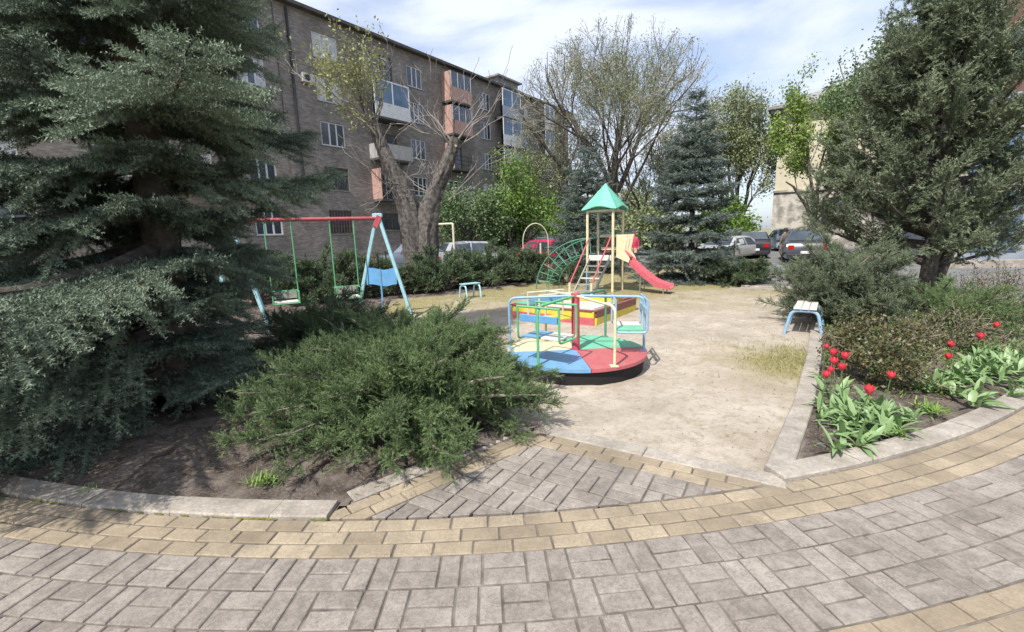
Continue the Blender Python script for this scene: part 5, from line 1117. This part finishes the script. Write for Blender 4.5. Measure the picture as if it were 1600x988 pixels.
GL = 'leafy clumps without flowers in the flower bed'
for i in range(80):
    a = rnd.uniform(15.5, 41); q = rnd.uniform(.24, .62)
    if 22.5 < a < 27.5: continue
    if a < 22 and q > .30 + (a - 12) * .06: q = rnd.uniform(.22, .36)
    p = ring(RIN - q, R_(a))
    if p[0] < float(x_right(p[1])) + .24: continue
    CLUMPS.append((p[0], p[1], rnd.uniform(.75, 1.1), rnd.randint(7, 11)))
for x, y, sc, nl in CLUMPS: tulip('clump of broad green tulip leaves without a flower, in the flower bed beside the kerb', x, y, 0, GL, flower=False, nl=nl, sc=sc, name='tulip_clump')
def tuft(label, x, y, n, h, seed, m='weed'):
    g = random.Random(seed); lv = MB(); tn = []
    for i in range(n):
        k = strip(lv, tn, (g.gauss(0, .035), g.gauss(0, .035), 0), g.uniform(0, 6.28), h * g.uniform(.6, 1.2), h * .09, g.uniform(.7, 1.45), g.uniform(.1, .6), 0, 4); tn += [g.random()] * k
    t = leaf_obj(lv, tn, 'grass_tuft', M[m], None); t.location = (x, y, .02); return props(t, label, 'grass tuft')
tuft('bright green grass tuft on the soil behind the left kerb', -1.62, 2.63, 70, .11, 1)
tuft('tiny green weed sprouting between grey pavers at the bottom of the view', .055, 1.42, 16, .045, 2)
tuft('small grass tuft at the left kerb joint', -2.72, 2.60, 26, .05, 3)
tuft('fresh green grass tuft at the inner edge of the right kerb', 3.35, 3.42, 60, .15, 4)
tuft('grassy tuft at the tip of the flower bed', 2.75, 3.02, 50, .10, 5)

# grass blades and litter nobody could count
def scatter(n, x0, x1, y0, y1, dens):
    X = rng.uniform(x0, x1, n); Y = rng.uniform(y0, y1, n); k = rng.uniform(0, 1, n) < dens(X, Y); return X[k], Y[k]
fo = Foliage(); X, Y = scatter(150000, -3.5, 8, 2.6, 16, lambda X, Y: np.clip(grass_at(X, Y) * (1 - soil_at(X, Y)) - .12, 0, 1) ** 1.3 * (.3 + .7 * (hC(X, Y) > -.1)))
n = len(X); fo.add(np.stack([X, Y, np.full(n, -.012)], 1), np.stack([rng.normal(0, .6, n), rng.normal(0, .6, n), np.full(n, .8)], 1), rng.uniform(.02, .06, n), np.clip(rng.normal(.55, .25, n) + .25 * hB(X, Y), 0, 1))
X, Y = scatter(30000, 1.8, 4.6, 3.2, 6.6, lambda X, Y: np.exp(-(((X - 3.3) / .55) ** 2 + ((Y - 4.95) / .75) ** 2)) * (hB(X, Y) * .8 + .5) * (1 - soil_at(X, Y)))
n = len(X); fo.add(np.stack([X, Y, np.full(n, -.012)], 1), np.stack([rng.normal(0, .7, n), rng.normal(0, .7, n), np.full(n, .8)], 1), rng.uniform(.03, .085, n), np.clip(rng.normal(.5, .25, n), 0, 1))
fo.bake('grass', (np.array([(0, -.06, 0), (0, .06, 0), (1, 0, .05)]), np.array([(0, 1, 2)]), np.zeros(3)), M['grass'], kind='stuff')
fo = Foliage(); X, Y = scatter(26000, -7, 10, 2.3, 13, lambda X, Y: soil_at(X, Y) * (np.hypot(X - RC[0], Y - RC[1]) < RIN - .14))
n = len(X); fo.add(np.stack([X, Y, np.full(n, .022)], 1), np.stack([rng.normal(0, 1, n), rng.normal(0, 1, n), rng.normal(.1, .12, n)], 1), rng.uniform(.02, .07, n), rng.uniform(0, 1, n))
fo.bake('needle_litter', (np.array([(0, -.05, 0), (0, .05, 0), (1, 0, .0)]), np.array([(0, 1, 2)]), np.zeros(3)), M['twig_litter'], kind='stuff')

fo = Foliage(); X, Y = scatter(16000, -2.5, 8, 2.6, 12, lambda X, Y: (1 - soil_at(X, Y)) * (hB(X, Y) * .5 + .4) * ((np.hypot(X - RC[0], Y - RC[1]) < RIN - .1)) * ~((side(np.stack([X, Y], 1), WL0, WL1) < 0) & (side(np.stack([X, Y], 1), WR0, WR1) < 0)))
n = len(X); fo.add(np.stack([X, Y, np.full(n, .004)], 1), np.stack([rng.normal(0, 1, n), rng.normal(0, 1, n), rng.normal(.1, .2, n)], 1), rng.uniform(.006, .03, n), rng.uniform(0, 1, n))
fo.bake('litter', (np.array([(0, -.14, 0), (.5, .18, .1), (1, 0, .0)]), np.array([(0, 1, 2)]), np.zeros(3)), M['twig_litter'], kind='stuff')

fo = Foliage(); X, Y = scatter(60000, 1.8, 8.5, 2.5, 8.5, lambda X, Y: soil_at(X, Y) * (X > x_right(Y) + .04) * np.clip(hB(X, Y) * 1.1 + hA(X * 2, Y * 2) * .8 + .05, 0, 1) * (np.hypot(X - RC[0], Y - RC[1]) < RIN - .19))
n = len(X); fo.add(np.stack([X, Y, np.full(n, .02)], 1), np.stack([rng.normal(0, .8, n), rng.normal(0, .8, n), np.full(n, .6)], 1), rng.uniform(.02, .065, n), rng.uniform(0, 1, n))
fo.bake('ground_cover', (np.array([(0, -.07, 0), (.5, -.16, .05), (.5, .16, .05), (1, 0, .0)]), np.array([(0, 1, 2), (1, 3, 2)]), np.zeros(4)), M['weed'], kind='stuff')
